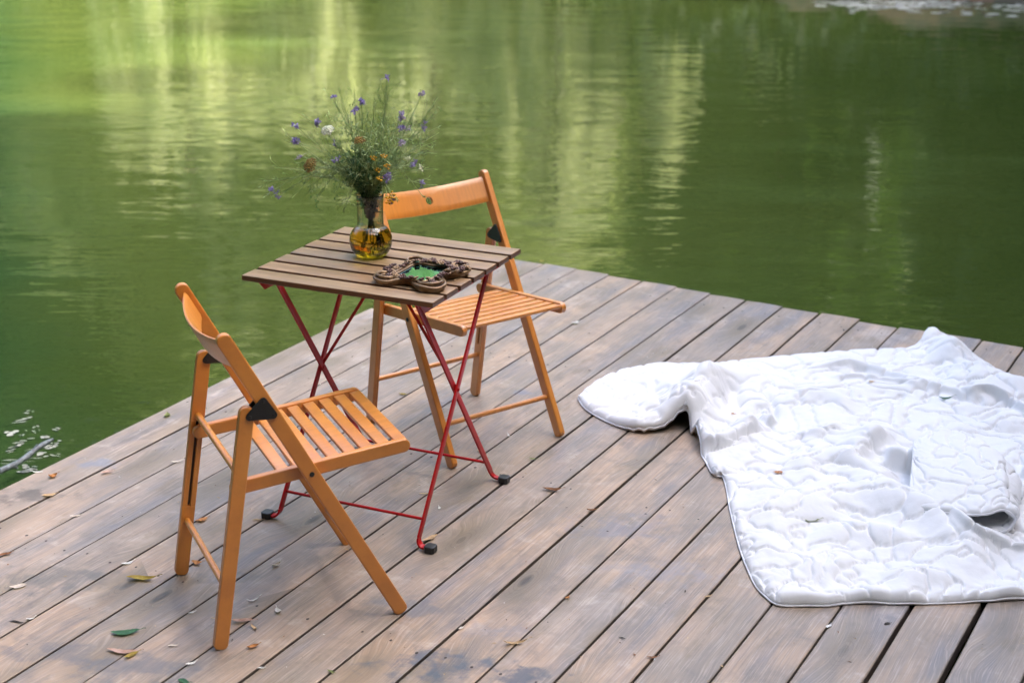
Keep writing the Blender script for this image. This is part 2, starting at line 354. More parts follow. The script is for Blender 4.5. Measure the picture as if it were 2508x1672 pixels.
# far bank: a sheet rising out of the water
NX, NY = 90, 30
bx = np.linspace(-60, 60, NX); tt = np.linspace(0, 1, NY)
def shore_y(x): return 18.0 + 6.5/(1+np.exp((x-2.2)*1.6)) + .25*np.sin(x*1.7) + .12*np.sin(x*4.1+1) + 0
gb = GRF(3, 2.5); X = np.repeat(bx[:, None], NY, 1); Y = shore_y(X)+(tt**1.7*45)[None, :]
Z = WATER_Z-.12+(1-np.exp(-tt*60))[None, :]*.26+tt[None, :]*2.0+gb(X, Y)*.05
fb = mesh('far_bank', np.stack([X, Y, Z], -1).reshape(-1, 3), grid_faces(NX, NY), True)
tag(link('far_bank', fb, M['bank']), 'orange clay bank of the far shore along the top edge', kind='structure')

# ------------------------------------------------------------------ trees on the far bank
def quads(cen, ax, ay):
    n = len(cen); vs = np.stack([cen-ax-ay, cen+ax-ay, cen+ax+ay, cen-ax+ay], 1).reshape(-1, 3)
    return vs, np.arange(4*n).reshape(n, 4)
def fastmesh(name, vs, fs):
    me = bpy.data.meshes.new(name); n = len(fs)
    me.vertices.add(len(vs)); me.vertices.foreach_set('co', np.asarray(vs, np.float32).ravel())
    me.loops.add(n*4); me.loops.foreach_set('vertex_index', np.asarray(fs, np.int32).ravel())
    me.polygons.add(n); me.polygons.foreach_set('loop_start', np.arange(0, n*4, 4, dtype=np.int32)); me.update(calc_edges=True); return me
def unit(a): return a/np.linalg.norm(a, axis=-1, keepdims=True)
def crown_mesh(h, w, n, size, droop, seed, z0=.15):
    r = np.random.RandomState(seed)
    if droop:      # weeping: strands hanging from a dome
        ns = n//14; nb = max(8, int(w*9)); ab = r.rand(nb)*2*math.pi; qb_ = np.sqrt(r.uniform(.15, 1, nb)); kb = r.randint(0, nb, ns)
        a = ab[kb]+r.randn(ns)*.085/np.maximum(qb_[kb], .3)/w*2.2; q = np.clip(qb_[kb]+r.randn(ns)*.05, .1, 1); hb = r.uniform(.62, 1., nb)[kb]; lb_ = r.uniform(.35, 1., nb)[kb]
        top = h*(.55+.45*np.sqrt(np.maximum(0, 1-q*q)))*(1-.12*r.rand(ns))*hb; ln = top*(.35+.65*lb_*r.uniform(.7, 1, ns))
        ln = np.minimum(ln, top-z0*h*r.rand(ns)); t = np.linspace(0, 1, 14)
        x = (q*np.cos(a)*w/2)[:, None]+(np.cos(a)*.12)[:, None]*t; y = (q*np.sin(a)*w/2)[:, None]+(np.sin(a)*.12)[:, None]*t
        z = top[:, None]-ln[:, None]*t
        c = np.stack([x, y, z], -1).reshape(-1, 3)+r.randn(ns*14, 3)*[.06, .06, .03]
        ax = unit(r.randn(len(c), 3)*[1, 1, .2])*size*.5; ay = unit(r.randn(len(c), 3)*[.35, .35, 0]+[0, 0, 1])*size*2.4
    else:
        nb = max(10, int(n/160)); zz = r.rand(nb)**.9; a = r.rand(nb)*6.283; rr = np.sin(math.pi*(.14+.80*zz))**.6*(.35+.6*r.rand(nb)**.5)
        cb = np.stack([rr*np.cos(a), rr*np.sin(a), zz*.92+.02], 1)
        k = r.randint(0, nb, n); c = cb[k]+unit(r.randn(n, 3))*(r.rand(n, 1)**.5)*[.30, .30, .30*w/h/2*1.4]
        c = c*[w/2, w/2, h]; c[:, 2] = np.maximum(c[:, 2], .05)
        ax = unit(r.randn(n, 3))*size; ay = unit(np.cross(ax, r.randn(n, 3)))*size*.7
    return fastmesh('crown', *quads(c, ax, ay))
def trunk_mesh(h, w, seed):
    r = random.Random(seed); b = MB(); p = [(0, 0, -.3)]; n = 7
    for i in range(1, n+1): p.append((p[-1][0]+r.uniform(-.06, .06)*h/8, p[-1][1]+r.uniform(-.06, .06)*h/8, h*.78*i/n))
    rad = h*.026; b.add(*tube(p, [rad*(1-.8*i/n)+.01 for i in range(n+1)], 7))
    for k in range(9):
        i = r.randint(2, n-1); a = r.uniform(0, 6.28); L = w*.36*r.uniform(.6, 1); q = np.array(p[i])
        b.add(*tube([q, q+[math.cos(a)*L*.5, math.sin(a)*L*.5, L*.35], q+[math.cos(a)*L, math.sin(a)*L, L*.85]], [rad*.45, rad*.25, .01], 5))
    return b.mesh('trunk', True)
def tree(name, label, cat, x, y, h, w, kind, n, size, seed, z=None, grp='trees on the far bank reflected in the water'):
    z = WATER_Z+.12 if z is None else z
    t = tag(empty(name, (x, y, z)), label, cat, grp)
    link('trunk', trunk_mesh(h, w, seed), M['bark'], t)
    link('crown', crown_mesh(h, w, n, size, kind == 'willow', seed), M[kind], t)
    return t
TREES = [
 ('willow_tree', 'pale weeping willow whose reflection streaks the top left corner of the pond', 'willow', -5.4, 26.2, 4.6, 2.8, 'willow', 11000, .035, 11),
 ('willow_tree', 'tall slim willow reflected in a long pale column left of the near chair', 'willow', -5.0, 29.0, 10.0, 2.3, 'willow', 14000, .045, 12),
 ('willow_tree', 'pale willow reflected between the pale column and the bouquet', 'willow', -3.2, 26.0, 3.9, 2.3, 'willow', 10000, .035, 13),
 ('willow_tree', 'wide low willow reflected above the bouquet', 'willow', -1.3, 26.4, 3.4, 2.4, 'willow', 10000, .035, 18),
 ('willow_tree', 'round pale willow reflected above the far chair', 'willow', .75, 25.6, 5.2, 2.0, 'willow', 11000, .035, 14),
 ('willow_tree', 'slender willow reflected in a narrow streak right of the round one', 'willow', 2.35, 25.0, 3.7, 1.1, 'willow', 7000, .03, 19),
 ('willow_tree', 'smallest pale willow at the dark bay, rightmost of the willows', 'willow', 3.75, 23.2, 1.7, 1.2, 'willow', 5000, .03, 15),
 ('leafy_tree', 'mid green tree reflected faintly behind the quilt', 'tree', 6.3, 27.5, 7.0, 2.6, 'birch', 9000, .06, 16),
 ('leafy_tree', 'broad fresh green tree reflected around the bouquet', 'tree', -1.8, 30, 10.5, 7.4, 'birch', 26000, .07, 17),
 ('leafy_tree', 'tall fresh green tree behind the slim willow, its light crown reflected at left', 'tree', -5.6, 32, 12.5, 6.0, 'birch', 24000, .075, 21),
 ('leafy_tree', 'fresh green tree reflected at the left margin behind the near chair', 'tree', -8.6, 30.5, 7.0, 3.6, 'birch', 12000, .07, 20),
]
for a in TREES: tree(*a)
AL = [(-19, 36, 17, 10, 'dark alder at the far left end of the woods'), (-13, 35, 17, 9, 'dark alder second from the left of the woods'), (-7.6, 36, 17.5, 9, 'dark alder third from the left of the woods'), (-2.4, 37, 17, 9, 'dark alder behind the middle willows'),
      (2.8, 36, 15, 8.5, 'dark alder behind the round willow'), (.3, 32.5, 13, 4.5, 'narrow dark alder between the willows and the woods'), (7.6, 35, 12.5, 8, 'dark broad alder far behind the clay bank'), (12.6, 34, 10, 9, 'dark alder second from the right of the woods'), (18, 33, 10, 9, 'dark alder at the far right end of the woods'),
      (4.8, 27, 7, 4.2, 'smaller dark alder shading the bay beside the smallest willow'), (8.6, 22.5, 7, 5, 'low dark alder standing on the clay bank at right')]
for i, (x, y, h, w, lb) in enumerate(AL): tree('alder_tree', lb, 'tree', x, y, h, w, 'dark', 17000, .15, 40+i, z=WATER_Z+.3)
# the near bank behind the photographer, mirrored in the vase and shading the scene from that side
NB_ = [(-5.2, 1.4, 11.5, 7.2, 'unseen dark alder added on the left bank to shade the landing'), (-4.6, -5.6, 12.5, 7.5, 'dark alder on the near bank, just left of the landing'), (.6, -6.2, 13.5, 7.5, 'dark alder on the near bank behind the photographer'),  # left bank alder is added out of view to shade the near left boards
       (5.2, -4.6, 12, 7.0, 'dark alder on the near bank, just right of the landing'), (6.9, 1.8, 10, 5.6, 'unseen dark alder added on the right bank nearest to the landing to block the sun'), (7.4, 5.6, 10.5, 5.6, 'unseen dark alder added on the right bank level with the quilt to block the sun'), (8.0, 9.3, 11, 5.6, 'unseen dark alder added on the right bank beyond the deck to block the sun'), (9.6, 12.9, 10.5, 5.4, 'unseen dark alder added beyond the second one of the right bank to block the sun'), (11.2, 16.6, 12, 6, 'unseen tall dark alder added at the far end of the right bank to block the sun')]  # right bank alders are added out of view to block the sun
for i, (x, y, h, w, lb) in enumerate(NB_): tree('alder_tree', lb, 'tree', x, y, h, w, 'dark', 24000, .21, 60+i, z=.3, grp='trees on the near bank')
nbx = np.linspace(-40, 40, 100); tn = np.linspace(0, 1, 16)[None, :]; Xn = nbx[:, None]+0*tn; ye = -3.2+6.0/(1+np.exp((nbx[:, None]+3.4)*2.))+18./(1+np.exp(-(nbx[:, None]-5.6)*2.)); Yn = -39+(ye+39)*(1-(1-tn)**2); Zn = -.6+1.3*(1-np.exp((Yn-ye)*.9))
tag(link('near_bank', mesh('near_bank', np.stack([Xn, Yn, Zn], -1).reshape(-1, 3), grid_faces(100, 16), True), M['turf']), kind='structure')
r = np.random.RandomState(78); n = 60000; x = r.uniform(-80, 62, n); q_ = R(1)*x; rd = 45+r.uniform(0, 4, n); c = np.stack([rd*np.sin(q_), rd*np.cos(q_)-1, r.rand(n)*(15+2.2*np.sin(x*.9)+1.2*np.sin(x*2.3+1))], -1)
ax = unit(r.randn(n, 3))*.42; ay = unit(np.cross(ax, r.randn(n, 3)))*.3
tag(link('far_woods', fastmesh('far_woods', *quads(c, ax, ay)), M['dark']), 'continuous dark woods far behind the alders', kind='stuff')
# undergrowth: low scrub that closes the wood's foot
r = np.random.RandomState(77); n = 60000; x = r.uniform(-24, 22, n); dd_ = r.uniform(0, 1, n)**1.3; y = shore_y(x)+.45+dd_*10
c = np.stack([x, y, WATER_Z+.12+(r.rand(n)**1.1)*(.35+3.2*dd_+.25*np.sin(x*1.3))], -1)
ax = unit(r.randn(n, 3))*.11; ay = unit(np.cross(ax, r.randn(n, 3)))*.07
tag(link('undergrowth', fastmesh('undergrowth', *quads(c, ax, ay)), M['scrub']), 'dark scrub at the foot of the far woods', kind='stuff')

# ------------------------------------------------------------------ deck
deck = tag(empty('deck', (0, 0, 0)), 'weathered grey brown plank deck standing over the pond', kind='structure')
PW = .1546; V0 = 3.2483
ends = {0: 4.931, 1: 5.80, 2: 5.805, 3: 5.795, 4: 5.772, 5: 5.775, 6: 5.757, 7: 5.742, 8: 5.735, 9: 5.718, 10: 5.722, 11: 5.69, 12: 5.700, 13: 5.705, 14: 5.690, 15: 5.722, 16: 5.70, 17: 5.71}
gapw = {16: .011, 15: .007, 9: .006, 7: .005}
for i in range(26):
    v1 = V0-PW*i-(.0015 if i else 0); v0 = V0-PW*(i+1)+gapw.get(i, rnd.uniform(.001, .0032))
    ue = ends.get(i, 5.70+rnd.uniform(-.012, .012)); us = .55
    w = v1-v0; L = ue-us; th = .032; top = rnd.uniform(-.0015, .0012)
    ns = 26; prof = [(-w/2, -th), (-w/2, -.0045), (-w/2+.0012, -.0016), (-w/2+.004, 0), (0, .0006), (w/2-.004, 0), (w/2-.0012, -.0016), (w/2, -.0045), (w/2, -th)]
    vs = []
    for k in range(ns):
        a = k/(ns-1); jl, jr = [rnd.gauss(0, .0006) for _ in range(2)]
        for q, (y, z) in enumerate(prof):
            jy = jl if y < 0 else jr
            endj = (rnd.uniform(-.003, .003)) if k == ns-1 else 0
            dz = -.003 if k == ns-1 and z > -.01 else 0
            vs.append((-L+L*a+endj, y+jy*(1 if abs(y) > .01 else 0), z+dz))
    fs = [list(f)[::-1] for f in grid_faces(ns, len(prof))]+[list(range((ns-1)*len(prof), ns*len(prof)))]
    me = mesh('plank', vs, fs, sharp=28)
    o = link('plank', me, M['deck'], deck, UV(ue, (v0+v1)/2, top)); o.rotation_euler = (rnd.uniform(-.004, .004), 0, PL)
    # nail heads of this plank
    nb = MB()
    for uj in (1.85, 2.805, 3.79, 4.70, 5.60):
        if uj > ue-.05: continue
        for sgn in (-.30, .27):
            if rnd.random() < .12: continue
            cx, cy = uj-ue+rnd.uniform(-.012, .012)-.006*i/8, w*(sgn+rnd.uniform(-.05, .05)); rr = rnd.uniform(.0028, .0042)
            nb.add([(cx+rr*math.cos(t)*1.3, cy+rr*math.sin(t), .0011) for t in np.linspace(0, 2*math.pi, 9)[:-1]], [range(8)])
    if nb.v: link('nail_heads', nb.mesh('nail_heads'), M['nail'], o)['kind'] = 'stuff'
for uj in (1.85, 2.805, 3.79, 4.70, 5.56):
    b = MB(); vs, fs = prism([(-.02, -2.35), (.02, -2.35), (.02, 1.60 if uj < 4.9 else 1.42), (-.02, 1.60 if uj < 4.9 else 1.42)], .14, .004); b.add(vs, fs)
    o = link('joist', b.mesh('joist'), M['joist'], deck, UV(uj, 1.62, -.106)); o.rotation_euler = (0, 0, PL)
for uj in (2.6, 4.1, 5.3):
    for vj in (3.05 if uj < 5 else 2.9, 1.2, -.4):
        o = link('post', MB().add(*tube([(0, 0, -2.2), (0, 0, -.18)], [.06, .06], 14)).mesh('post', sharp=40), M['joist'], deck, UV(uj, vj, 0))

# ------------------------------------------------------------------ folding chairs
yT, zT, yR, yB, zB = -.41, .7674, -.452, -.3591, .5845
y1, z1, y2, z2, ca, cc = -.4029, .3887, .0333, .4306, .2039, .1823
NX_ = (1, 0, 0)
def pt_leg(z): t = z/zB; return yR+(yB-yR)*t
def pt_stile(z): return yT*z/zT
def backrest():
    sd = np.array([0, yT, zT]); L = np.linalg.norm(sd); sd /= L; nb = np.array([0, -sd[2], sd[1]])   # backward normal
    hw = ca-.0105; hh = .0405; bow = .034; th = .0095; cz = L-.062; hr = .0125
    S2 = []; F = []
    def v(s, t): S2.append((s, t)); return len(S2)-1
    nr = 8; ring = []
    rect = []
    for k in range(nr): rect.append((-hh+2*hh*k/nr, -hh))
    for k in range(nr): rect.append((hh, -hh+2*hh*k/nr))
    for k in range(nr): rect.append((hh-2*hh*k/nr, hh))
    for k in range(nr): rect.append((-hh, hh-2*hh*k/nr))
    m = len(rect); levels = []
    for lv in (0, .12, .5, 1.):
        idx = []
        for (a, b) in rect:
            an = math.atan2(b, a); c = (hr*math.cos(an), hr*math.sin(an)); idx.append(v(c[0]+(a-c[0])*lv, c[1]+(b-c[1])*lv))
        levels.append(idx)
    for q in range(3):
        for i in range(m): j = (i+1) % m; F.append([levels[q][i], levels[q+1][i], levels[q+1][j], levels[q][j]])
    lookup = {(round(S2[i][0], 5), round(S2[i][1], 5)): i for i in levels[3]}
    def gv(s, t):
        k = (round(s, 5), round(t, 5))
        if k not in lookup: lookup[k] = v(s, t)
        return lookup[k]
    ts = [-hh+2*hh*k/nr for k in range(nr+1)]
    for side in (-1, 1):
        ss = list(np.linspace(hh, hw, 10)*side)
        for a in range(9):
            for b in range(nr):
                q = [gv(ss[a], ts[b]), gv(ss[a+1], ts[b]), gv(ss[a+1], ts[b+1]), gv(ss[a], ts[b+1])]
                F.append(q if side > 0 else q[::-1])
    S2a = np.array(S2); s_, t_ = S2a[:, 0], S2a[:, 1]
    be = np.clip((hh-np.abs(t_))/.004, 0, 1); thk = th*(.35+.65*np.sqrt(be))
    off = bow*(1-(s_/hw)**2)
    t2 = t_*(1+.10*(s_/hw)**2*0)
    ctr = sd*cz
    def place(sg): return ctr+np.c_[s_, np.zeros_like(s_), np.zeros_like(s_)]+t2[:, None]*sd+(off+sg*thk/2)[:, None]*nb
    n = len(S2); vs = np.vstack([place(1), place(-1)]); fs = [f[::-1] for f in F]+[[i+n for i in f] for f in F]
    cnt = {}
    for f in F:
        for i in range(4):
            e = (f[i], f[(i+1) % 4]); cnt[e] = 1
    for (a, b) in list(cnt):
        if (b, a) not in cnt: fs.append([a, b, b+n, a+n])
    return mesh('backrest', vs, fs, sharp=40)
def make_chair():
    root = empty('folding_chair', (0, 0, 0)); wd = M['wood']
    for s in (-1, 1):
        link('stile', MB().add(*bar((s*ca, yT, zT), (s*ca, 0, 0), .0355, .0195, NX_, r0=.0175, r1=.013, ext0=.0, ext1=-.002, bev=.0035)).mesh('stile', sharp=14), wd, root)
        # rear leg with a routed slot on its inner face
        b = MB(); x = s*(ca+.003); p0 = (x, yR, 0); p1 = (x, yB, zB)
        b.add(*bar(p0, p1, .0345, .013, NX_, r0=.013, r1=.017, ext0=-.001, ext1=.008, bev=.003))
        xi = s*(ca-.0062)
        e = np.array([0, yB-yR, zB]); Ln = np.linalg.norm(e); e /= Ln; nn = np.array([0, -e[2], e[1]])
        def seg(a0, a1, c0, w_, r0, r1):
            q0 = np.array([xi, yR, 0])+e*a0+nn*c0; q1 = np.array([xi, yR, 0])+e*a1+nn*c0
            b.add(*bar(q0, q1, w_, .0055, NX_, r0=r0, r1=r1, bev=.0012))
        seg(.001, .19, 0, .0342, .013, .0012); seg(.42, Ln+.008, 0, .0342, .0012, .017)
        seg(.19, .42, .0103, .0136, .001, .001); seg(.19, .42, -.0103, .0136, .001, .001)
        lg = link('rear_leg', b.mesh('rear_leg', sharp=14), wd, root)
        q0 = np.array([xi+s*.0022, yR, 0]); link('slot_shade', MB().add(*bar(q0+e*.193, q0+e*.417, .0066, .001, NX_, r0=.003, r1=.003, bev=.0002)).mesh('slot_shade'), M['slot'], lg)  # thin dark plate standing in for the shade deep in the slot
        for side in (-1, 1):   # bracket plates on both faces
            px_ = s*ca+side*s*.0125
            A = np.array([yB+.003, zB-.014]); B = np.array([pt_stile(.603)-.002, .603]); C = np.array([pt_stile(.567)+.001, .567]); rr = .0092
            hull = []
            cen = (A+B+C)/3; vts = [C, B, A]
            ar = (B-A)[0]*(C-A)[1]-(B-A)[1]*(C-A)[0]
            vts = [A, B, C] if ar > 0 else [A, C, B]
            for k in range(3):
                p, q, w_ = vts[k-1], vts[k], vts[(k+1) % 3]
                a0 = math.atan2(*(-(q-p))[[0]], ) if False else math.atan2(-(q-p)[0], (q-p)[1])
                n0 = np.array([(q-p)[1], -(q-p)[0]]); n1 = np.array([(w_-q)[1], -(w_-q)[0]])
                t0 = math.atan2(n0[1], n0[0]); t1 = math.atan2(n1[1], n1[0])
                while t1 < t0: t1 += 2*math.pi
                for m_ in range(7):
                    t = t0+(t1-t0)*m_/6; hull.append(q+rr*np.array([math.cos(t), math.sin(t)]))
            vs, fs = prism(hull, .0035, .001, frame=((px_, 0, 0), (0, 1, 0), (0, 0, 1), (1, 0, 0)))
            pl = link('bracket', MB().add(vs, fs).mesh('bracket', sharp=20), M['black'], root)
            bb = MB()
            for q in (A, B, C):
                xo = px_+side*s*.003
                bb.add(*tube([(px_, q[0], q[1]), (xo, q[0], q[1]), (xo+side*s*.0008, q[0], q[1])], [.004, .004, .0025], 10))
            link('rivets', bb.mesh('rivets', sharp=40), M['black'], pl)['kind'] = 'stuff'
        link('seat_rail', MB().add(*bar((s*cc, y1, z1), (s*cc, y2, z2), .0335, .0185, NX_, bev=.0035)).mesh('seat_rail', sharp=14), wd, root)
        zc = .4065; yc = pt_stile(zc)
        link('pivot_bolt', MB().add(*tube([(s*(ca+.0085), yc, zc), (s*(ca+.0115), yc, zc), (s*(ca+.0125), yc, zc)], [.006, .006, .004], 14)).mesh('pivot_bolt', sharp=40), M['black'], root)
    link('backrest', backrest(), wd, root)
    e = np.array([0, y2-y1, z2-z1]); Ls = np.linalg.norm(e); e /= Ls; up = np.array([0, -e[2], e[1]])
    for k in range(8):
        d = Ls-.0175-.0415*k; c = np.array([0, y1, z1])+e*d+up*(.0167-.0045-.0055)
        hw = cc-.0088
        vs, fs = prism([(-hw, -.0148), (hw, -.0148), (hw, .0148), (-hw, .0148)], .011, .0035, 3, frame=(c, (1, 0, 0), e, up))
        link('seat_slat', MB().add(vs, fs).mesh('seat_slat', sharp=40), wd, root)
    for nm, yy, zz, hx, rr in (('rear_dowel', pt_leg(.15), .15, ca-.006, .0080), ('upper_dowel', pt_leg(.428), .428, ca-.006, .0085), ('front_dowel', pt_stile(.116), .116, ca-.008, .0080)):
        link(nm, MB().add(*tube([(-hx, yy, zz), (hx, yy, zz)], rr, 18)).mesh(nm, sharp=50), wd, root)
    return root
ch = make_chair()
ch.location = (-.3464, 3.6562, 0); ch.rotation_euler = (0, 0, -1.1543)
tag(ch, 'orange beech folding chair in front at left, its back turned to the camera', 'chair', 'slatted folding chairs at the bistro table')
c2 = copy_tree(ch); c2.location = (-.0093, 4.4641, 0); c2.rotation_euler = (0, 0, -2.4884)
c2['label'] = 'orange beech folding chair behind the table, backrest with the round hole facing the camera'

# ------------------------------------------------------------------ bistro table
TX, TY, TA, TH, TL, TW = -.3415, 4.1188, -.4191, .6988, .5572, .5384
tb = tag(empty('bistro_table', (TX, TY, 0), TA), 'small folding table with seven brown slats on crossed red metal legs', 'table')
SW = .0640; sg = (TW-7*SW)/6; ST = .0155
for k in range(7):
    yy = -TW/2+SW/2+k*(SW+sg)
    vs, fs = prism([(-TL/2, -SW/2), (TL/2, -SW/2), (TL/2, SW/2), (-TL/2, SW/2)], ST, .0028, 3, frame=((0, 0, 0), (1, 0, 0), (0, 1, 0), (0, 0, 1)))
    link('slat', MB().add(vs, fs).mesh('slat', sharp=40), M['slat'], tb, (rnd.uniform(-.0008, .0008), yy, TH-ST/2))
zb = TH-ST; XL = .213; ZP = .3662; FS = .2533
for s in (-1, 1):
    b = MB(); x = s*(XL+.012)
    b.add(*bar((x, -TW/2+.012, zb-.0022), (x, TW/2-.012, zb-.0022), .024, .003, (0, 0, 1), r0=.002, r1=.002, bev=.001))
    b.add(*prism([(-TW/2+.014, 0), (-TW/2+.040, -.026), (TW/2-.040, -.026), (TW/2-.014, 0)], .003, .0008, frame=((x+s*.0105, 0, zb-.0037), (0, 1, 0), (0, 0, 1), (1, 0, 0))))
    link('slat_support', b.mesh('slat_support', sharp=20), M['red'], tb)
    for q in (-1, 1):
        xx = s*(XL if q > 0 else XL-.0085)
        f = np.array([xx, -q*FS*.93, .028]); k = (zb-.006-ZP)/ZP; t_ = np.array([xx, q*FS*k*1.0, zb-.006])
        b = MB(); b.add(*bar(f, t_, .0185, .0058, NX_, r0=.003, r1=.008, bev=.0012))
        # bent foot turning outwards in x
        fd = f-t_; fd /= np.linalg.norm(fd); pts = []
        for m_ in range(7):
            a = math.pi/2*m_/6; pts.append(f+np.array([s*.018*(1-math.cos(a)), fd[1]*.014*math.sin(a), -.0185*math.sin(a)]))
        pts = np.array(pts); pts = np.vstack([f-fd*.004, pts, pts[-1]+[s*.016, 0, 0]])
        wv = []
        for p_ in pts:
            wv.append(p_)
        T = np.gradient(pts, axis=0); T /= np.linalg.norm(T, axis=1)[:, None]; wd_ = np.array([0, fd[2], -fd[1]]); wd_ /= np.linalg.norm(wd_); wd_ = np.array([0, 1., 0])*.9+wd_*.1
        wd_ /= np.linalg.norm(wd_); nn = np.cross(T, wd_); nn /= np.linalg.norm(nn, axis=1)[:, None]
        ring = np.stack([pts+wd_*.0088+nn*.0028, pts-wd_*.0088+nn*.0028, pts-wd_*.0088-nn*.0028, pts+wd_*.0088-nn*.0028], 1).reshape(-1, 3)
        b.add(ring, list(grid_faces(len(pts), 4, cv=True))+[[0, 1, 2, 3][::-1], list(range(len(ring)-4, len(ring)))])
        lg = link('leg', b.mesh('leg', sharp=25), M['red'], tb)
        c = pts[-1]; vs, fs = prism([(-.014, -.010), (-.008, -.0165), (.010, -.0165), (.016, -.010), (.016, .010), (.010, .0165), (-.008, .0165), (-.014, .010)], .0185, .003, 2, frame=((c[0]+s*.003, c[1], .0095), (s, 0, 0), (0, s, 0), (0, 0, 1)))
        link('foot_cap', MB().add(vs, fs).mesh('foot_cap', sharp=20), M['black'], lg)
    link('pivot_rivet', MB().add(*tube([(s*(XL-.014), 0, ZP), (s*(XL+.005), 0, ZP), (s*(XL+.0065), 0, ZP)], [.005, .005, .003], 12)).mesh('pivot_rivet', sharp=40), M['red'], tb)
    link('brace', MB().add(*bar((s*(XL-.004), 0, ZP+.005), (s*.010, 0, zb-.006), .0085, .004, (0, 1, 0), r0=.002, r1=.002, bev=.001)).mesh('brace', sharp=20), M['red'], tb)
for q, xx in ((1, XL), (-1, XL-.0085)):
    zz = .070; yy = -q*FS*(1-zz/ZP)
    link('crossbar', MB().add(*tube([(-xx, yy, zz), (xx, yy, zz)], .0042, 10)).mesh('crossbar', sharp=50), M['red'], tb)
link('centre_bar', MB().add(*bar((0, -TW/2+.02, zb-.0022), (0, TW/2-.02, zb-.0022), .018, .003, (0, 0, 1), r0=.002, r1=.002, bev=.001)).mesh('centre_bar', sharp=20), M['red'], tb)

# ------------------------------------------------------------------ glass vase and posy
VP = Vector((-.383, 4.170, TH+.0012))
vase = tag(empty('glass_vase', VP), 'ribbed round bellied glass vase holding amber water on the table', 'vase')
po = [(.0, .0), (.028, 0), (.034, .0012), (.044, .007), (.0515, .017), (.0565, .031), (.058, .044), (.0565, .057), (.0515, .069), (.0445, .078), (.0385, .0835), (.0358, .088), (.0352, .094), (.0350, .110), (.0352, .130), (.0360, .150), (.0372, .166), (.0380, .170)]
po = [tuple(q) for q in smooth_line(po[1:], 60)]
pi_ = [(max(r_-.0022, .0005), z_ if z_ > .004 else .004) for r_, z_ in po]
prof = [(.0004, .0)]+po+[(.0375, .1712)]+[q for q in reversed(pi_) if q[1] > .0041]+[(.028, .0042), (.0004, .0042)]
me = MB().add(*lathe(prof, 72)).mesh('vessel', True); link('vessel', me, M['glass'], vase)
lw = .078; pl_ = [(max(r_-.0012, .0005), z_) for r_, z_ in po if .003 < z_ < lw]
profl = [(.0004, .0025), (.030, .0025)]+pl_+[(pl_[-1][0]-.001, lw), (.0004, lw)]
link('water_fill', MB().add(*lathe(profl, 64)).mesh('water_fill', True), M['liquid'], vase)

posy = tag(empty('wildflower_bouquet', VP+Vector((0, 0, .02))), 'loose bouquet of purple larkspur, white yarrow and tansy standing in the glass vase', 'bouquet')
def blob(b, c, rad, r, n=1, sq=.8):
    for _ in range(n):
        ico = bmesh.new(); bmesh.ops.create_icosphere(ico, subdivisions=1, radius=rad)
        vs = [(v.co.x*r.uniform(.85, 1.15)+c[0], v.co.y*r.uniform(.85, 1.15)+c[1], v.co.z*sq+c[2]) for v in ico.verts]
        fs = [[v.index for v in f.verts] for f in ico.faces]; ico.free(); b.add(vs, fs)
def petal(b, c, d, L, w, up):
    d = d/np.linalg.norm(d); s = np.cross(d, up); s /= np.linalg.norm(s)+1e-9; n = np.cross(s, d)
    b.add([c, c+d*L*.5+s*w/2+n*L*.12, c+d*L+n*L*.02, c+d*L*.5-s*w/2+n*L*.12], [(0, 1, 2, 3)])
def rv(r): v = np.array([r.gauss(0, 1) for _ in range(3)]); return v/np.linalg.norm(v)
def larkspur(c, r, n=3, L=.0125):
    b = MB()
    for k in range(n):
        cc_ = c+rv(r)*.009*(n > 1)*r.uniform(.3, 1.2); ax = rv(r)
        for m_ in range(6): petal(b, cc_, rv(r)+ax*.5, L*r.uniform(.7, 1.15), L*.62, ax)
        petal(b, cc_, -ax, L*1.2, L*.2, rv(r))
    return b
def umbel(c, r, rad, n, br, up):
    b = MB(); a = np.array(up, float); a /= np.linalg.norm(a); x = np.cross(a, [1, .3, 0]); x /= np.linalg.norm(x); y = np.cross(a, x)
    for k in range(n):
        q = math.sqrt((k+.5)/n)*rad; t = k*2.4; p_ = c+x*q*math.cos(t)+y*q*math.sin(t)+a*(-q*q/rad*.45+r.uniform(-.002, .002))
        blob(b, p_, br*r.uniform(.8, 1.2), r)
        b.add(*tube([c-a*rad*.8, p_], .0004, 3, False))
    return b
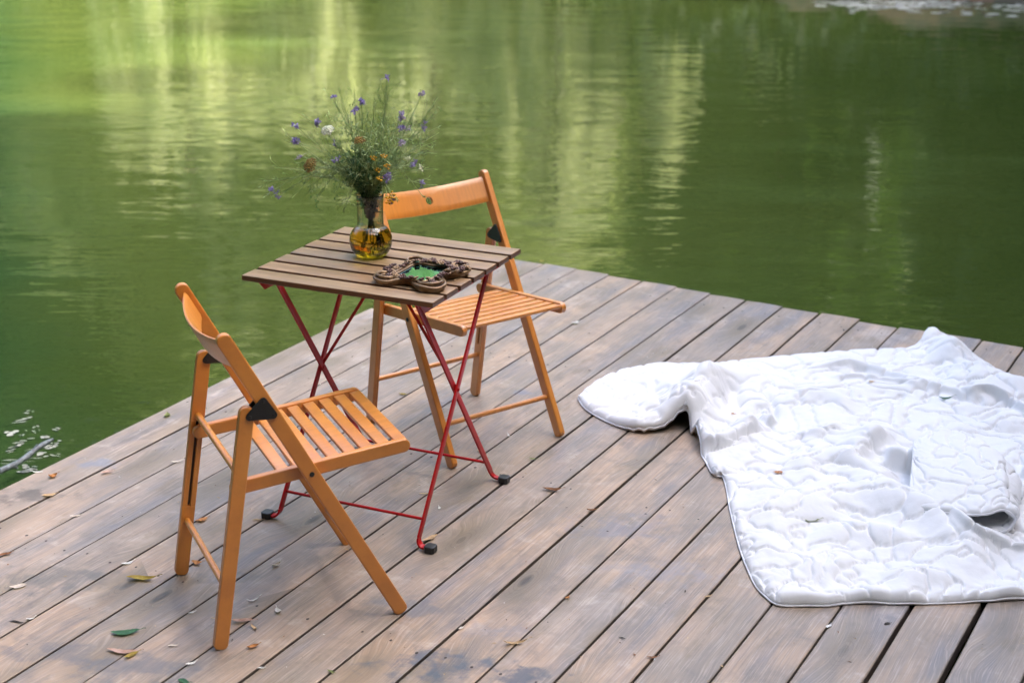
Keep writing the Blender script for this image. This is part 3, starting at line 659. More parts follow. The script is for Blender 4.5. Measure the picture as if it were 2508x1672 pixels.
# tips: photo px, depth offset, flower kind
TIPS = [(949, 195, 0, 'p2'), (1035, 229, .02, 'l2'), (885, 250, 0, 'p5'), (868, 268, -.02, 'p2'), (816, 239, .01, 'p1'), (776, 303, .02, 'p3'), (800, 315, -.03, 'w'), (726, 313, 0, 'p3'), (724, 345, -.01, 'p5'),
 (736, 384, .02, 'l2'), (755, 402, -.03, 'T'), (820, 352, .02, 'l1'), (820, 385, -.02, 'p3'), (880, 340, -.03, 't'), (985, 286, .02, 'l5'), (984, 310, -.02, 'p3'), (993, 318, .04, 'l3'), (985, 350, .0, 'l3'), (1043, 309, .03, 'p2'), (1050, 366, .03, 's'),
 (998, 392, -.02, 'W'), (1012, 400, .0, 'p2'), (1033, 413, .02, 'ws'), (1037, 452, .0, 'p2'), (661, 470, .0, 'p2'), (682, 482, .01, 'p2'), (946, 434, -.04, 'p4'), (962, 487, -.05, 'o'), (930, 435, -.05, 'y'), (925, 415, -.03, 'y'), (940, 380, -.04, 'y'),
 (915, 385, -.04, 'yy'), (948, 405, -.05, 'y'), (960, 490, -.04, 'p2'), (830, 215, .03, 's'), (868, 222, .01, 's'), (950, 230, .02, 's'), (1072, 240, .04, 's'), (700, 330, .02, 's'), (672, 410, .02, 's'), (648, 445, .03, 's'), (1075, 325, .04, 's'), (1068, 345, .02, 's'), (758, 460, .0, 'h'), (776, 485, -.02, 'h'),
 (822, 470, -.03, 'h'), (845, 510, -.05, 's'), (910, 290, .03, 's'), (850, 300, .02, 's'), (935, 300, .0, 's'), (895, 330, -.02, 'lf'), (925, 350, -.03, 'lf'), (840, 400, -.03, 's'), (715, 485, -.04, 'pale'), (870, 390, -.05, 'lf'), (900, 410, -.06, 'lf'), (960, 360, .04, 'lf'), (1040, 485, -.02, 'curl'), (920, 260, .02, 's'), (835, 255, -.02, 's')]
r = random.Random(21)
for (px, py, dy, kind) in TIPS:
    d = CR*((px-1254)/FPX)-CU*((py-836)/FPX)+CF; yy = VP.y+dy*1.6; tip = CAM+d*(yy/d.y)
    tip = np.array(tip)-np.array(posy.location)
    a = math.atan2(tip[1]+r.uniform(-.1, .1), tip[0]); rim = np.array([.026*math.cos(a)*r.uniform(.2, 1), .026*math.sin(a)*r.uniform(.2, 1), .15])
    low = np.array([-rim[0]*1.2, -rim[1]*1.2, r.uniform(.0, .02)]) if r.random() < .22 else np.array([rim[0]*.5, rim[1]*.5, .085]); hor = tip-rim
    mid = rim+hor*.45+np.array([0, 0, .10*np.linalg.norm(hor[:2])+.008])+np.array([r.gauss(0, .008) for _ in range(3)])
    if py > 455: mid[2] += .05
    L = smooth_line([low, rim, mid, tip], 22)
    light = kind in ('pale', 'curl') or (kind == 's' and r.random() < .5)
    b = MB(); b.add(*tube(L, np.linspace(.0014, .0009, 22), 5))
    # side twigs with small pods, leaves
    for k in range(r.randint(4, 8)):
        i = r.randint(9, 20); p_ = L[i]; dr = (L[i]-L[i-1]); dr /= np.linalg.norm(dr); sd_ = dr*.9+rv(r)*.75; ln = r.uniform(.018, .05)
        q = smooth_line([p_, p_+sd_*ln*.5, p_+sd_*ln+np.array([0, 0, r.uniform(0, .012)])], 6); b.add(*tube(q, np.linspace(.0007, .0005, 6), 3))
        for m_ in range(r.randint(2, 4)): petal(b, q[r.randint(2, 5)], rv(r)+sd_, r.uniform(.009, .018), .0028, rv(r))
    for k in range(8):
        i = r.randint(6, 13); petal(b, L[i], (L[i]-L[i-1])*25+rv(r)*.9, r.uniform(.02, .045), r.uniform(.002, .0045), rv(r))
    st = link('stem', b.mesh('stem'), M['stemlight'] if light else M['stem'], posy)
    def head(nm, bb, mt): link(nm, bb.mesh(nm), M[mt], st)
    if kind[0] == 'p' and kind != 'pale': head('blossom', larkspur(tip, r, int(kind[1])), 'purple')
    elif kind[0] == 'l' and kind != 'lf': head('blossom', larkspur(tip, r, int(kind[1])), 'lilac')
    elif kind in ('W', 'ws'): head('blossom', larkspur(tip, r, 3 if kind == 'W' else 2, .010), 'white')
    elif kind == 'w': head('flower_head', umbel(tip, r, .017, 60, .0030, (-.3, -.6, 1)), 'white')
    elif kind == 'T': head('flower_head', umbel(tip, r, .021, 48, .0032, (-.5, -.6, .5)), 'tansy')
    elif kind == 't': head('flower_head', umbel(tip, r, .015, 30, .0030, (0, -.5, 1)), 'tansy')
    elif kind == 'o': head('flower_head', umbel(tip, r, .019, 16, .0036, (.6, -.6, -.1)), 'yellow')
    elif kind in ('y', 'yy'): head('flower_head', umbel(tip, r, .009, 5, .0036, (0, -.5, 1)), 'yellow')
    elif kind == 'h':
        bb = MB()
        for k in range(16): petal(bb, tip+np.array([r.gauss(0, .002), r.gauss(0, .002), .03-.004*k]), rv(r), .006, .004, rv(r))
        head('seed_spike', bb, 'foliage')
# dense dark leaf mass over and inside the neck, each leaf joined: uncountable
b = MB(); r = random.Random(9)
for k in range(1550):
    z_ = r.uniform(.112, .27)
    if z_ < .152: q = r.uniform(0, .026); a = r.uniform(0, 6.28); c = np.array([q*math.cos(a), q*math.sin(a), z_])
    else:
        f = (z_-.15)/.12; c = np.array([r.gauss(-.012*f, .012+.026*f), r.gauss(0, .012+.022*f), z_])
    if r.random() < .13: c = np.array([r.gauss(-.042, .014), r.gauss(-.01, .016), r.gauss(.205, .020)])
    petal(b, c, rv(r)*[1, 1, 1]+[0, 0, .3], r.uniform(.007, .022), r.uniform(.002, .006), rv(r))
link('leaf_mass', b.mesh('leaf_mass'), M['foliage'], posy)['kind'] = 'stuff'
b = MB()
for k in range(650):
    z_ = r.uniform(.17, .36); f = (z_-.15)/.17; c = np.array([r.gauss(.004, .018+.045*f), r.gauss(0, .02+.04*f), z_])
    petal(b, c, rv(r)+[0, 0, .6], r.uniform(.010, .026), r.uniform(.002, .0045), rv(r))
link('wispy_leaves', b.mesh('wispy_leaves'), M['stem'], posy)['kind'] = 'stuff'
b = MB()   # submerged leaves and stem ends
for k in range(46):
    a = r.uniform(0, 6.28); c = np.array([.040*math.cos(a)*r.random()+.010, .03*math.sin(a), r.uniform(-.008, .045)]); petal(b, c, rv(r)+[0, 0, .5], r.uniform(.008, .02), .004, rv(r))
link('submerged_leaves', b.mesh('submerged_leaves'), M['foliage'], posy)['kind'] = 'stuff'

# ------------------------------------------------------------------ ornate mirror frame lying on the table
FP = ground(1031, 671, TH+.012); fr = tag(empty('ornate_frame', (FP.x, FP.y, TH+.0008), TA), 'bronze baroque mirror frame with scrolls and flowers, lying flat on the table slats', 'mirror')
LOB = [(-.060, -.070), (.066, -.074), (.068, .072), (-.056, .078)]
LR = [.034, .038, .034, .028]
def closed(pts, n): 
    P = pts+[pts[0], pts[1], pts[2]]; q = smooth_line(P, 4*n); 
    # keep one period
    Pn = np.array(P[1]); 
    i0 = np.argmin(((q[:2*n]-Pn)**2).sum(1)); i1 = i0+np.argmin(((q[i0+n:]-Pn)**2).sum(1))+n
    return smooth_line(q[i0:i1+1], n+1)[:-1]
ctl = []
for k in range(4):
    cx, cy = LOB[k]; rr = LR[k]; a0 = math.atan2(cy, cx)
    for da in (-1.75, -.9, 0, .9, 1.75): ctl.append((cx+rr*math.cos(a0+da), cy+rr*math.sin(a0+da)))
    nx, ny = LOB[(k+1) % 4]; mx, my = (cx+nx)/2, (cy+ny)/2; ctl.append((mx*.98, my*.98))
out = closed(ctl, 120)
b = MB(); vs, fs = prism(out*.985, .012, .004, 3, frame=((0, 0, .006), (1, 0, 0), (0, 1, 0), (0, 0, 1))); b.add(vs, fs)
link('backing', b.mesh('backing', sharp=40), M['bronze'], fr)
ring3 = np.c_[out, .0135+.002*np.sin(np.arange(120)*.5)]
def ringtube(P, rad, seg=10):
    P = np.asarray(P); n = len(P); rad = np.full(n, rad) if np.isscalar(rad) else rad
    T = np.roll(P, -1, 0)-np.roll(P, 1, 0); T /= np.linalg.norm(T, axis=1)[:, None]; up = np.array([0, 0, 1.]); s = np.cross(T, up); s /= np.linalg.norm(s, axis=1)[:, None]
    a = np.linspace(0, 2*math.pi, seg, endpoint=False)
    vs = (P[:, None]+rad[:, None, None]*(s[:, None]*np.cos(a)[None, :, None]+up*np.sin(a)[None, :, None])).reshape(-1, 3)
    return vs, grid_faces(n, seg, cu=True, cv=True)
th_ = np.arctan2(out[:, 1], out[:, 0])
link('outer_rim', MB().add(*ringtube(ring3, .0048)).mesh('outer_rim', True), M['bronze'], fr)
gl = [(-.037, -.058), (.037, -.058), (.037, .058), (-.037, .058)]
vs, fs = prism([(-.045, -.066), (.045, -.066), (.045, .066), (-.045, .066)], .002, .0004, 1, frame=((0, 0, .0135), (1, 0, 0), (0, 1, 0), (0, 0, 1)))
link('mirror_glass', MB().add(vs, fs).mesh('mirror_glass'), M['mirror'], fr)
for k, (ri, zz, rd) in enumerate(((.006, .0155, .0034), (.012, .0185, .004))):
    P = closed([(-.040-ri, -.062-ri), (0, -.064-ri), (.040+ri, -.062-ri), (.044+ri, 0), (.040+ri, .062+ri), (0, .064+ri), (-.040-ri, .062+ri), (-.044-ri, 0)], 80)
    link('inner_moulding', MB().add(*ringtube(np.c_[P, np.full(80, zz)], rd)).mesh('inner_moulding', True), M['bronze'], fr)
for k in range(4):
    cx, cy = LOB[k]; rr = LR[k]; a0 = math.atan2(cy, cx); b = MB()
    t = np.linspace(-2.3, 2.6, 46); rad = rr*(.80-.13*np.clip(t-1.2, 0, 2)*1.3)
    P = np.c_[cx+rad*np.cos(a0+t), cy+rad*np.sin(a0+t), .020+.003*np.cos(t)]
    b.add(*tube(P, .0046*(1-.35*np.abs(t/2.6)**3), 10)); P2 = np.c_[cx+rad*.70*np.cos(a0+t), cy+rad*.70*np.sin(a0+t), np.full(46, .017)]; b.add(*tube(P2[6:40], .0026, 8))
    P3 = np.c_[cx+rad*.48*np.cos(a0+t), cy+rad*.48*np.sin(a0+t), np.full(46, .0145)]; b.add(*tube(P3[10:36], .002, 8))
    link('scroll', b.mesh('scroll', True), M['bronze'], fr)
r = random.Random(4)
def rosette(c, s, mt='bronzed'):
    b = MB(); blob(b, (0, 0, s*.35), s*.30, r)
    for lay, (nn, rr, zz) in enumerate(((5, .62, .16), (6, .95, .0))):
        a0 = r.uniform(0, 6)
        for q in range(nn):
            a = a0+q*6.283/nn+r.uniform(-.2, .2); cx, cy = math.cos(a)*s*rr*.62, math.sin(a)*s*rr*.62
            ico = bmesh.new(); bmesh.ops.create_icosphere(ico, subdivisions=2, radius=s*.36)
            vs = []
            for v in ico.verts:
                x, y, z = v.co; z = z*.55+((x*math.cos(a)+y*math.sin(a)))*.55; vs.append((x+cx, y+cy, z+s*zz+s*.15-.15*(x*x+y*y)/s))
            b.add(vs, [[v.index for v in f.verts] for f in ico.faces]); ico.free()
    o = link('flower_ornament', b.mesh('flower_ornament', True), M[mt], fr, c); o.rotation_euler = (r.uniform(-.4, .4), r.uniform(-.4, .4), r.uniform(0, 6)); return o
spots = []
for k in range(4):
    a, c = np.array(LOB[k]), np.array(LOB[(k+1) % 4])
    for t in (.22, .36, .5, .64, .78):
        p_ = a+(c-a)*t; q = p_*1.05+np.array([r.gauss(0, .003), r.gauss(0, .003)]); spots.append((q[0], q[1], .021, r.uniform(.0085, .0125)))
    spots.append((a[0]*.98+r.gauss(0, .004), a[1]*.98+r.gauss(0, .004), .017, .0115)); spots.append((a[0]*.82, a[1]*.84, .020, .010))
for q in [(.098, .052), (.103, .075), (.086, .10), (.062, .108), (.02, .094), (-.01, .092), (.098, .02), (-.09, -.03), (-.088, .0)]: spots.append((q[0]*.93, q[1]*.93, .021, .0115))
for (x, y, z, s) in spots: rosette((x, y, z), s*1.12, 'bronzed' if r.random() < .72 else 'bronze')

# ------------------------------------------------------------------ quilt
def gp(lst, z=.01): return np.array([tuple(groundd(a, b, z))[:2] for a, b in lst])
NL, NB = 300, 340
leftc = gp([(1772, 1377), (1740, 1346), (1720, 1308), (1702, 1262), (1688, 1212), (1676, 1160), (1669, 1118), (1660, 1092), (1640, 1088), (1622, 1058), (1607, 1034), (1594, 1012), (1588, 992), (1580, 978), (1560, 978), (1518, 986), (1470, 989), (1425, 977), (1378, 956), (1345, 935), (1327, 912)])
topc = gp([(1327, 912), (1350, 888), (1385, 868), (1440, 848), (1520, 836), (1600, 838), (1660, 832), (1760, 824), (1850, 816), (1960, 808), (2060, 803), (2108, 797), (2124, 782), (2150, 776), (2185, 786), (2215, 805), (2255, 832), (2300, 856), (2352, 878), (2480, 905)])
botc = gp([(1772, 1377), (1800, 1386), (1900, 1386), (1960, 1380), (2080, 1382), (2200, 1379), (2352, 1370), (2520, 1358)])
rigc = np.array([botc[-1], botc[-1]+(topc[-1]-botc[-1])*.35+[.03, 0], botc[-1]+(topc[-1]-botc[-1])*.7+[-.02, 0], topc[-1]])
Lc, Tc, Bc, Rc = smooth_line(leftc, NL), smooth_line(topc, NB), smooth_line(botc, NB), smooth_line(rigc, NL)
s = np.linspace(0, 1, NL)[:, None, None]; t = np.linspace(0, 1, NB)[None, :, None]
P2 = (1-t)*Lc[:, None]+t*Rc[:, None]+(1-s)*Bc[None]+s*Tc[None]-((1-s)*(1-t)*Bc[0]+(1-s)*t*Bc[-1]+s*(1-t)*Tc[0]+s*t*Tc[-1])
# relax the interior so that the sheet spreads evenly
for it in range(260):
    P2[1:-1, 1:-1] = .25*(P2[:-2, 1:-1]+P2[2:, 1:-1]+P2[1:-1, :-2]+P2[1:-1, 2:])
X, Y = P2[..., 0], P2[..., 1]
def polydist(X, Y, pts):
    best = np.full(X.shape, 1e9); par = np.zeros(X.shape); n = len(pts)-1
    for i in range(n):
        a, b_ = pts[i], pts[i+1]; d = b_-a; tt_ = np.clip(((X-a[0])*d[0]+(Y-a[1])*d[1])/(d@d), 0, 1)
        q = np.hypot(X-a[0]-tt_*d[0], Y-a[1]-tt_*d[1]); m_ = q < best; best = np.where(m_, q, best); par = np.where(m_, (i+tt_)/n, par)
    return best, par
bd = np.full(X.shape, 1e9)
for c in (Lc, Tc, Bc):
    bd = np.minimum(bd, polydist(X, Y, c[::6])[0])
def seam_puff(x, y, sd=0):
    """pillows of a meander-quilted cloth: cells whose shared seams are partly left out"""
    w1, w2 = GRF(30+sd, .26, 24), GRF(31+sd, .26, 24); w3, w4 = GRF(32+sd, .058, 24), GRF(33+sd, .058, 24)
    xx = (x+.030*w1(x, y)+.0062*w3(x, y)).ravel(); yy = (y+.030*w2(x, y)+.0062*w4(x, y)).ravel()
    r = np.random.RandomState(90+sd); g = .100; gx = np.arange(xx.min()-.2, xx.max()+.2, g); gy = np.arange(yy.min()-.2, yy.max()+.2, g)
    cx, cy = np.meshgrid(gx, gy, indexing='ij'); cx = (cx+r.uniform(-.5, .5, cx.shape)*g*.95).ravel(); cy = (cy+r.uniform(-.5, .5, cy.shape)*g*.95).ravel()
    out = np.empty(len(xx)); keep = r.rand(len(cx), len(cx)); keep = (keep+keep.T)/2
    for a in range(0, len(xx), 20000):
        d = np.hypot(xx[a:a+20000, None]-cx, yy[a:a+20000, None]-cy); o = np.argpartition(d, 2, axis=1)[:, :3]; q = np.take_along_axis(d, o, 1); k = np.argsort(q, 1); q = np.take_along_axis(q, k, 1); o = np.take_along_axis(o, k, 1)
        wgt = np.clip((keep[o[:, 0], o[:, 1]]-.12)/.12, .35, 1)
        dq = q[:, 1]-q[:, 0]; p_ = np.clip(dq/.075, 0, 1); p_ = .60*np.sqrt(1-(1-p_)**2)+.40*np.clip(dq/.012, 0, 1)**.7
        out[a:a+20000] = 1-(1-p_)*wgt
    return out.reshape(x.shape)
def wrinkles(x, y, sd=0):
    a = GRF(50+sd, .060, 40, .5, 1.9, .45)(x+.02*GRF(51+sd, .3, 16)(x, y), y); b_ = GRF(52+sd, .045, 40, .5, .5, .5)(x, y+.02*GRF(53+sd, .25, 16)(x, y)); c = GRF(54+sd, .028, 40, .5)(x, y)
    m1 = np.clip(GRF(55+sd, .35, 20)(x, y)*.6+.5, 0, 1)
    return -(np.exp(-(a/.30)**2)*m1+np.exp(-(b_/.30)**2)*(1-m1))*1.+.35*c
puff = seam_puff(X, Y); wr = wrinkles(X, Y)
edge = np.clip(bd/.020, 0, 1); edge = np.sqrt(1-(1-edge)**2)
H = .004+edge*(.0045+.0170*puff+.0005*wr+.0003*(1-puff)*GRF(71, .024, 40, .4)(X, Y))+.0000*np.clip(bd/.06, 0, 1)*(1-np.minimum(np.abs(GRF(66, .13, 40, .4, 1.2, .5)(X, Y))*1.3, 1))**.8*1.6+.014*np.clip(GRF(60, .5)(X, Y)+.3, 0, 3)*np.clip(bd/.10, 0, 1)+.006*np.clip(GRF(61, .21)(X, Y), -1, 3)*np.clip(bd/.08, 0, 1)
DX = np.zeros_like(X); DY = np.zeros_like(X)
def ridge(px, Hh, w, lean=(0, 0), z=.03, ends_=(.15, .15), w2=None):
    global H, DX, DY
    pts = smooth_line(gp(px, z), 30); q, par = polydist(X, Y, pts)
    e = np.clip(par/max(ends_[0], 1e-3), 0, 1)*np.clip((1-par)/max(ends_[1], 1e-3), 0, 1); e = e*e*(3-2*e)
    e = np.where((par <= 0)|(par >= 1), 0, e) if ends_[0] > 0 else e
    if w2:   # asymmetric: w on the left of the line, w2 on the right
        d = pts[-1]-pts[0]; k = np.clip((par*29).astype(int), 0, 28); a = pts[k]; dd = pts[k+1]-a
        side = dd[..., 0]*(Y-a[..., 1])-dd[..., 1]*(X-a[..., 0]); w = np.where(side > 0, w, w2)
    g = np.exp(-(q/w)**2)*e; H = H+Hh*g; DX = DX+lean[0]*g; DY = DY+lean[1]*g
# the tall folded ridge at the left wing and the flap that falls from it
ridge([(1584, 966), (1596, 925), (1622, 885), (1652, 858), (1700, 840)], .085, .075, (-.004, -.015), .05, (.2, .35), w2=.055)
ridge([(1592, 965), (1600, 985), (1630, 1000), (1668, 992), (1705, 970), (1742, 950)], .050, .034, (.012, -.030), .05, (.05, .2))
ridge([(1735, 945), (1758, 948), (1780, 962)], .035, .020, (.0, -.012), .04, (.3, .3))
ridge([(1688, 938), (1682, 905), (1668, 872)], -.045, .030, (0, 0), .03, (.3, .3))
ridge([(1782, 978), (1775, 935), (1755, 902)], -.022, .012, (0, 0), .02, (.3, .3))
ridge([(1640, 1034), (1675, 1022), (1720, 1006), (1780, 990)], -.018, .012, (0, 0), .01, (.2, .2))
ridge([(1420, 880), (1480, 930), (1520, 965)], .020, .035, (0, 0), .02, (.3, .3))
ridge([(1530, 870), (1545, 910), (1560, 955)], .022, .030, (0, 0), .03, (.3, .3))
ridge([(1790, 930), (1850, 918), (1920, 930), (1960, 960)], .035, .045, (0, 0), .03, (.3, .3))
ridge([(1800, 985), (1860, 1000), (1900, 1000), (1945, 985)], .020, .022, (0, -.004), .02, (.3, .3))
# long diagonal folds towards the right
ridge([(1860, 838), (1969, 838), (2059, 862), (2122, 886), (2185, 900), (2240, 915), (2290, 930)], .028, .030, (0, -.006), .03, (.2, .2), w2=.018)
ridge([(1900, 858), (1969, 860), (2023, 868), (2077, 880), (2122, 897)], .020, .020, (0, -.006), .03, (.2, .2), w2=.012)
ridge([(2134, 768), (2150, 780), (2180, 808), (2220, 840)], .045, .060, (0, 0), .04, (.0, .4))
ridge([(2100, 850), (2160, 850), (2230, 858), (2300, 868)], .018, .025, (0, 0), .03, (.3, .3))
ridge([(2195, 908), (2256, 902), (2310, 914), (2352, 936), (2420, 975)], .034, .030, (0, -.016), .04, (.25, .0), w2=.014)
ridge([(2245, 965), (2275, 955), (2300, 945)], -.022, .012, (0, 0), .02, (.3, .3))
# deep hollow in the middle right, with the rolls round it
ridge([(1925, 1062), (1955, 1032), (1990, 1008), (2036, 992), (2070, 992)], .044, .052, (.008, -.016), .05, (.25, .3), w2=.036)
ridge([(2020, 1030), (2060, 1035), (2105, 1045), (2150, 1048)], .042, .034, (0, -.020), .05, (.2, .0))
ridge([(1975, 1075), (2030, 1080), (2080, 1086), (2130, 1084)], -.038, .022, (0, 0), .01, (.3, .1))
ridge([(2030, 1105), (2080, 1120), (2120, 1135)], -.020, .050, (0, 0), .01, (.3, .3))
ridge([(1905, 1050), (1950, 1072), (1985, 1098), (2035, 1142), (2086, 1165), (2136, 1196), (2199, 1238), (2256, 1290)], .036, .060, (.008, 0), .03, (.15, .2), w2=.060)
ridge([(2150, 1185), (2211, 1248), (2299, 1262), (2352, 1268), (2440, 1272)], .020, .022, (0, -.010), .02, (.3, .0), w2=.010)
ridge([(2345, 1075), (2380, 1080), (2430, 1085)], .060, .040, (0, -.02), .04, (.2, .0))
ridge([(1800, 1040), (1850, 1080), (1880, 1130)], .022, .040, (0, 0), .02, (.3, .3))
ridge([(1850, 1250), (1950, 1220), (2060, 1240), (2150, 1290)], .018, .045, (0, 0), .02, (.3, .3))
ridge([(2000, 1330), (2120, 1330), (2250, 1345)], .014, .035, (0, 0), .02, (.3, .3))
# the wing's lower hem is lifted off the boards
lift = np.zeros_like(X)
def liftat(px, hh, w):
    global lift
    g = np.array(tuple(groundd(*px, 0.))[:2]); lift = np.maximum(lift, hh*np.exp(-(((X-g[0])**2+(Y-g[1])**2)/w**2)))
liftat((1540, 975), .045, .10); liftat((1500, 985), .03, .09); liftat((1580, 978), .02, .05); liftat((1655, 1092), .014, .03); liftat((1375, 940), .008, .05)
for q in (1850, 1920, 2000, 2080, 2160, 2240, 2320): liftat((q, 1383), .010+.006*math.sin(q), .05)
H = np.maximum(H, .004)
top = np.stack([X+DX, Y+DY, H+lift], -1)
bot = np.stack([X+DX*.8, Y+DY*.8, np.maximum(H+lift-.020, .002)+(lift > .004)*.0], -1)
bot[..., 2] = np.where(edge < .999, np.minimum(bot[..., 2], top[..., 2]-.004), bot[..., 2])
inv = np.zeros_like(X)
nv = NL*NB; vs = np.vstack([top.reshape(-1, 3), bot.reshape(-1, 3)])
f1 = grid_faces(NL, NB)[:, ::-1]; f2 = grid_faces(NL, NB, nv)
loop = [i*NB for i in range(NL)]+[(NL-1)*NB+j for j in range(1, NB)]+[i*NB+NB-1 for i in range(NL-2, -1, -1)]+[j for j in range(NB-2, 0, -1)]
loop = np.array(loop); l2 = np.roll(loop, -1); f3 = np.stack([loop, l2, l2+nv, loop+nv], 1)
qm = fastmesh('cover', vs, np.vstack([f1, f2, f3])); qm.polygons.foreach_set('use_smooth', [True]*len(qm.polygons))
quilt = tag(empty('quilt', (float(X.mean()), float(Y.mean()), 0)), 'rumpled white quilt with meandering stitching spread over the deck planks', 'quilt')
qo = link('cover', qm, M['quilt'], quilt); qo.location = -quilt.location
def mid_edge(idx): a = top.reshape(-1, 3)[idx]; b_ = bot.reshape(-1, 3)[idx]; return (a*.35+b_*.65)
li = np.array([i*NB for i in range(NL)]); ti = np.array([(NL-1)*NB+j for j in range(NB)]); bi = np.array([j for j in range(NB)])
pb = MB()
for idx in (np.concatenate([bi[::-1], li[1:], ti[1:]]),):
    e = mid_edge(idx); e[:, 2] = np.maximum(e[:, 2], .0045); pb.add(*tube(e[::3], .0027, 7))
po_ = link('piping', pb.mesh('piping', True), M['piping'], quilt); po_.location = -quilt.location
# rolled-over corner at the right: a sheet that turns back under itself
E = [(2086, 1153, .055), (2113, 1172, .062), (2150, 1176, .070), (2186, 1178, .077), (2230, 1181, .082), (2268, 1180, .086), (2300, 1170, .092), (2322, 1178, .085), (2331, 1192, .062), (2318, 1210, .040), (2296, 1223, .032), (2262, 1229, .028), (2230, 1223, .028), (2199, 1213, .028), (2165, 1204, .028), (2138, 1195, .028)]
B_ = [(2098, 1030, .075), (2122, 1006, .085), (2160, 994, .092), (2195, 996, .095), (2232, 1008, .096), (2266, 1030, .094), (2300, 1060, .085), (2326, 1090, .065), (2340, 1118, .045), (2338, 1135, .032), (2320, 1142, .027), (2285, 1148, .025), (2250, 1150, .025), (2215, 1150, .024), (2180, 1150, .024), (2150, 1150, .024)]
Ew = smooth_line(np.array([tuple(groundd(a, b_, c)) for a, b_, c in E]), 230); Bw = smooth_line(np.array([tuple(groundd(a, b_, c)) for a, b_, c in B_]), 230)
NS = 110; k = np.linspace(0, 1, NS)[None, :, None]; Sg = Ew[:, None]*(1-k)+Bw[:, None]*k
sag = (np.sin(math.pi*k[..., 0])*.016)*np.ones((230, 1)); sag[115:] *= -.2; Sg[..., 2] += sag
arc = np.r_[0, np.cumsum(np.linalg.norm(np.diff(Ew, axis=0), axis=1))][:, None]*np.ones((1, NS)); dep = k[..., 0]*np.linalg.norm(Bw-Ew, axis=1)[:, None]
ga, gd = np.gradient(Sg, axis=0), np.gradient(Sg, axis=1); nn = np.cross(ga, gd); nn /= np.linalg.norm(nn, axis=2)[..., None]+1e-12
if nn[40, 50, 2] < 0: nn = -nn
ed = np.minimum(np.minimum(dep, arc), arc.max()-arc); ed = np.sqrt(1-(1-np.clip(ed/.02, 0, 1))**2)
pf = seam_puff(arc, dep, 5); wv = wrinkles(arc, dep, 5)
d1 = (.003+ed*(.002+.011*pf+.0006*wv))[..., None]; d2 = (.003+ed*(.003+.006*pf))[..., None]
fv = np.vstack([(Sg+nn*d1).reshape(-1, 3), (Sg-nn*d2).reshape(-1, 3)]); n2 = 230*NS
loop = np.array([i*NS for i in range(230)]+[229*NS+j for j in range(1, NS)]+[i*NS+NS-1 for i in range(228, -1, -1)]+[j for j in range(NS-2, 0, -1)]); l2 = np.roll(loop, -1)
fm = fastmesh('folded_corner', fv, np.vstack([grid_faces(230, NS), grid_faces(230, NS, n2)[:, ::-1], np.stack([loop, l2, l2+n2, loop+n2], 1)[:, ::-1]])); fm.polygons.foreach_set('use_smooth', [True]*len(fm.polygons))
fo = link('folded_corner', fm, M['quilt'], quilt); fo.location = -quilt.location
pp = link('piping', MB().add(*tube(Ew[::2], .0032, 7)).mesh('piping', True), M['piping'], quilt); pp.location = -quilt.location

# ------------------------------------------------------------------ fallen leaves
from mathutils.bvhtree import BVHTree
qb = BVHTree.FromPolygons([Vector(v) for v in top.reshape(-1, 3)[:]], [tuple(int(i) for i in f) for f in f1[:, ::-1]])
def leaf_mesh(L, wr_, curl, roll, fold, seed, stalk=.18):
    r = random.Random(seed); nu, nv_ = 13, 5; vs = []
    for i in range(nu):
        a = i/(nu-1); w = math.sin(math.pi*min(1, a**.85))**.8*wr_*L/2+.0002; ang_ = curl*(a-.5)
        x0 = math.sin(ang_)/curl*L if abs(curl) > .01 else (a-.5)*L; z0 = (1-math.cos(ang_))/curl*L if abs(curl) > .01 else 0
        tw = roll*(a-.5)
        for j in range(nv_):
            s_ = (j-2)/2*w; zz = abs(s_)*fold+r.gauss(0, .00025); y = s_*math.cos(tw); z = zz+s_*math.sin(tw)
            vs.append((x0-z*math.sin(ang_)*1., y+.06*L*math.sin(a*5+seed), z0+z*math.cos(ang_)))
    b = MB(); b.add(vs, grid_faces(nu, nv_))
    v = np.array(vs); e = v[2::5][-1]; b.add(*tube([e, e+np.array([stalk*L*.6, .03*L, .002]), e+np.array([stalk*L, .07*L, 0])], .0007, 4))
    zz = min(q[2] for q in b.v); b.v = [(q[0], q[1], q[2]-zz) for q in b.v]
    me = b.mesh('leaf', True); return me
def leaf(name, label, px, py, size, ang_, col, wr_=.36, curl=.9, roll=.4, fold=.35, onq=False, cat='leaf', grp='leaves fallen on the deck'):
    if onq:
        d = (CR*((px-1254)/FPX)-CU*((py-836)/FPX)+CF).normalized(); hit = qb.ray_cast(CAM, d)[0]; g = hit if hit else ground(px, py, .03)
        g = g+Vector((0, 0, .001)); grp = 'leaves fallen on the quilt'
    else: g = ground(px, py, .0012)
    L = size/FPX*(g-CAM).length*1.12
    me = leaf_mesh(L, wr_, curl, roll, fold, int(px+py)); o = link(name, me, LEAFM[col], None, g); o.rotation_euler = (0, 0, R(ang_))
    return tag(o, label, cat, grp)
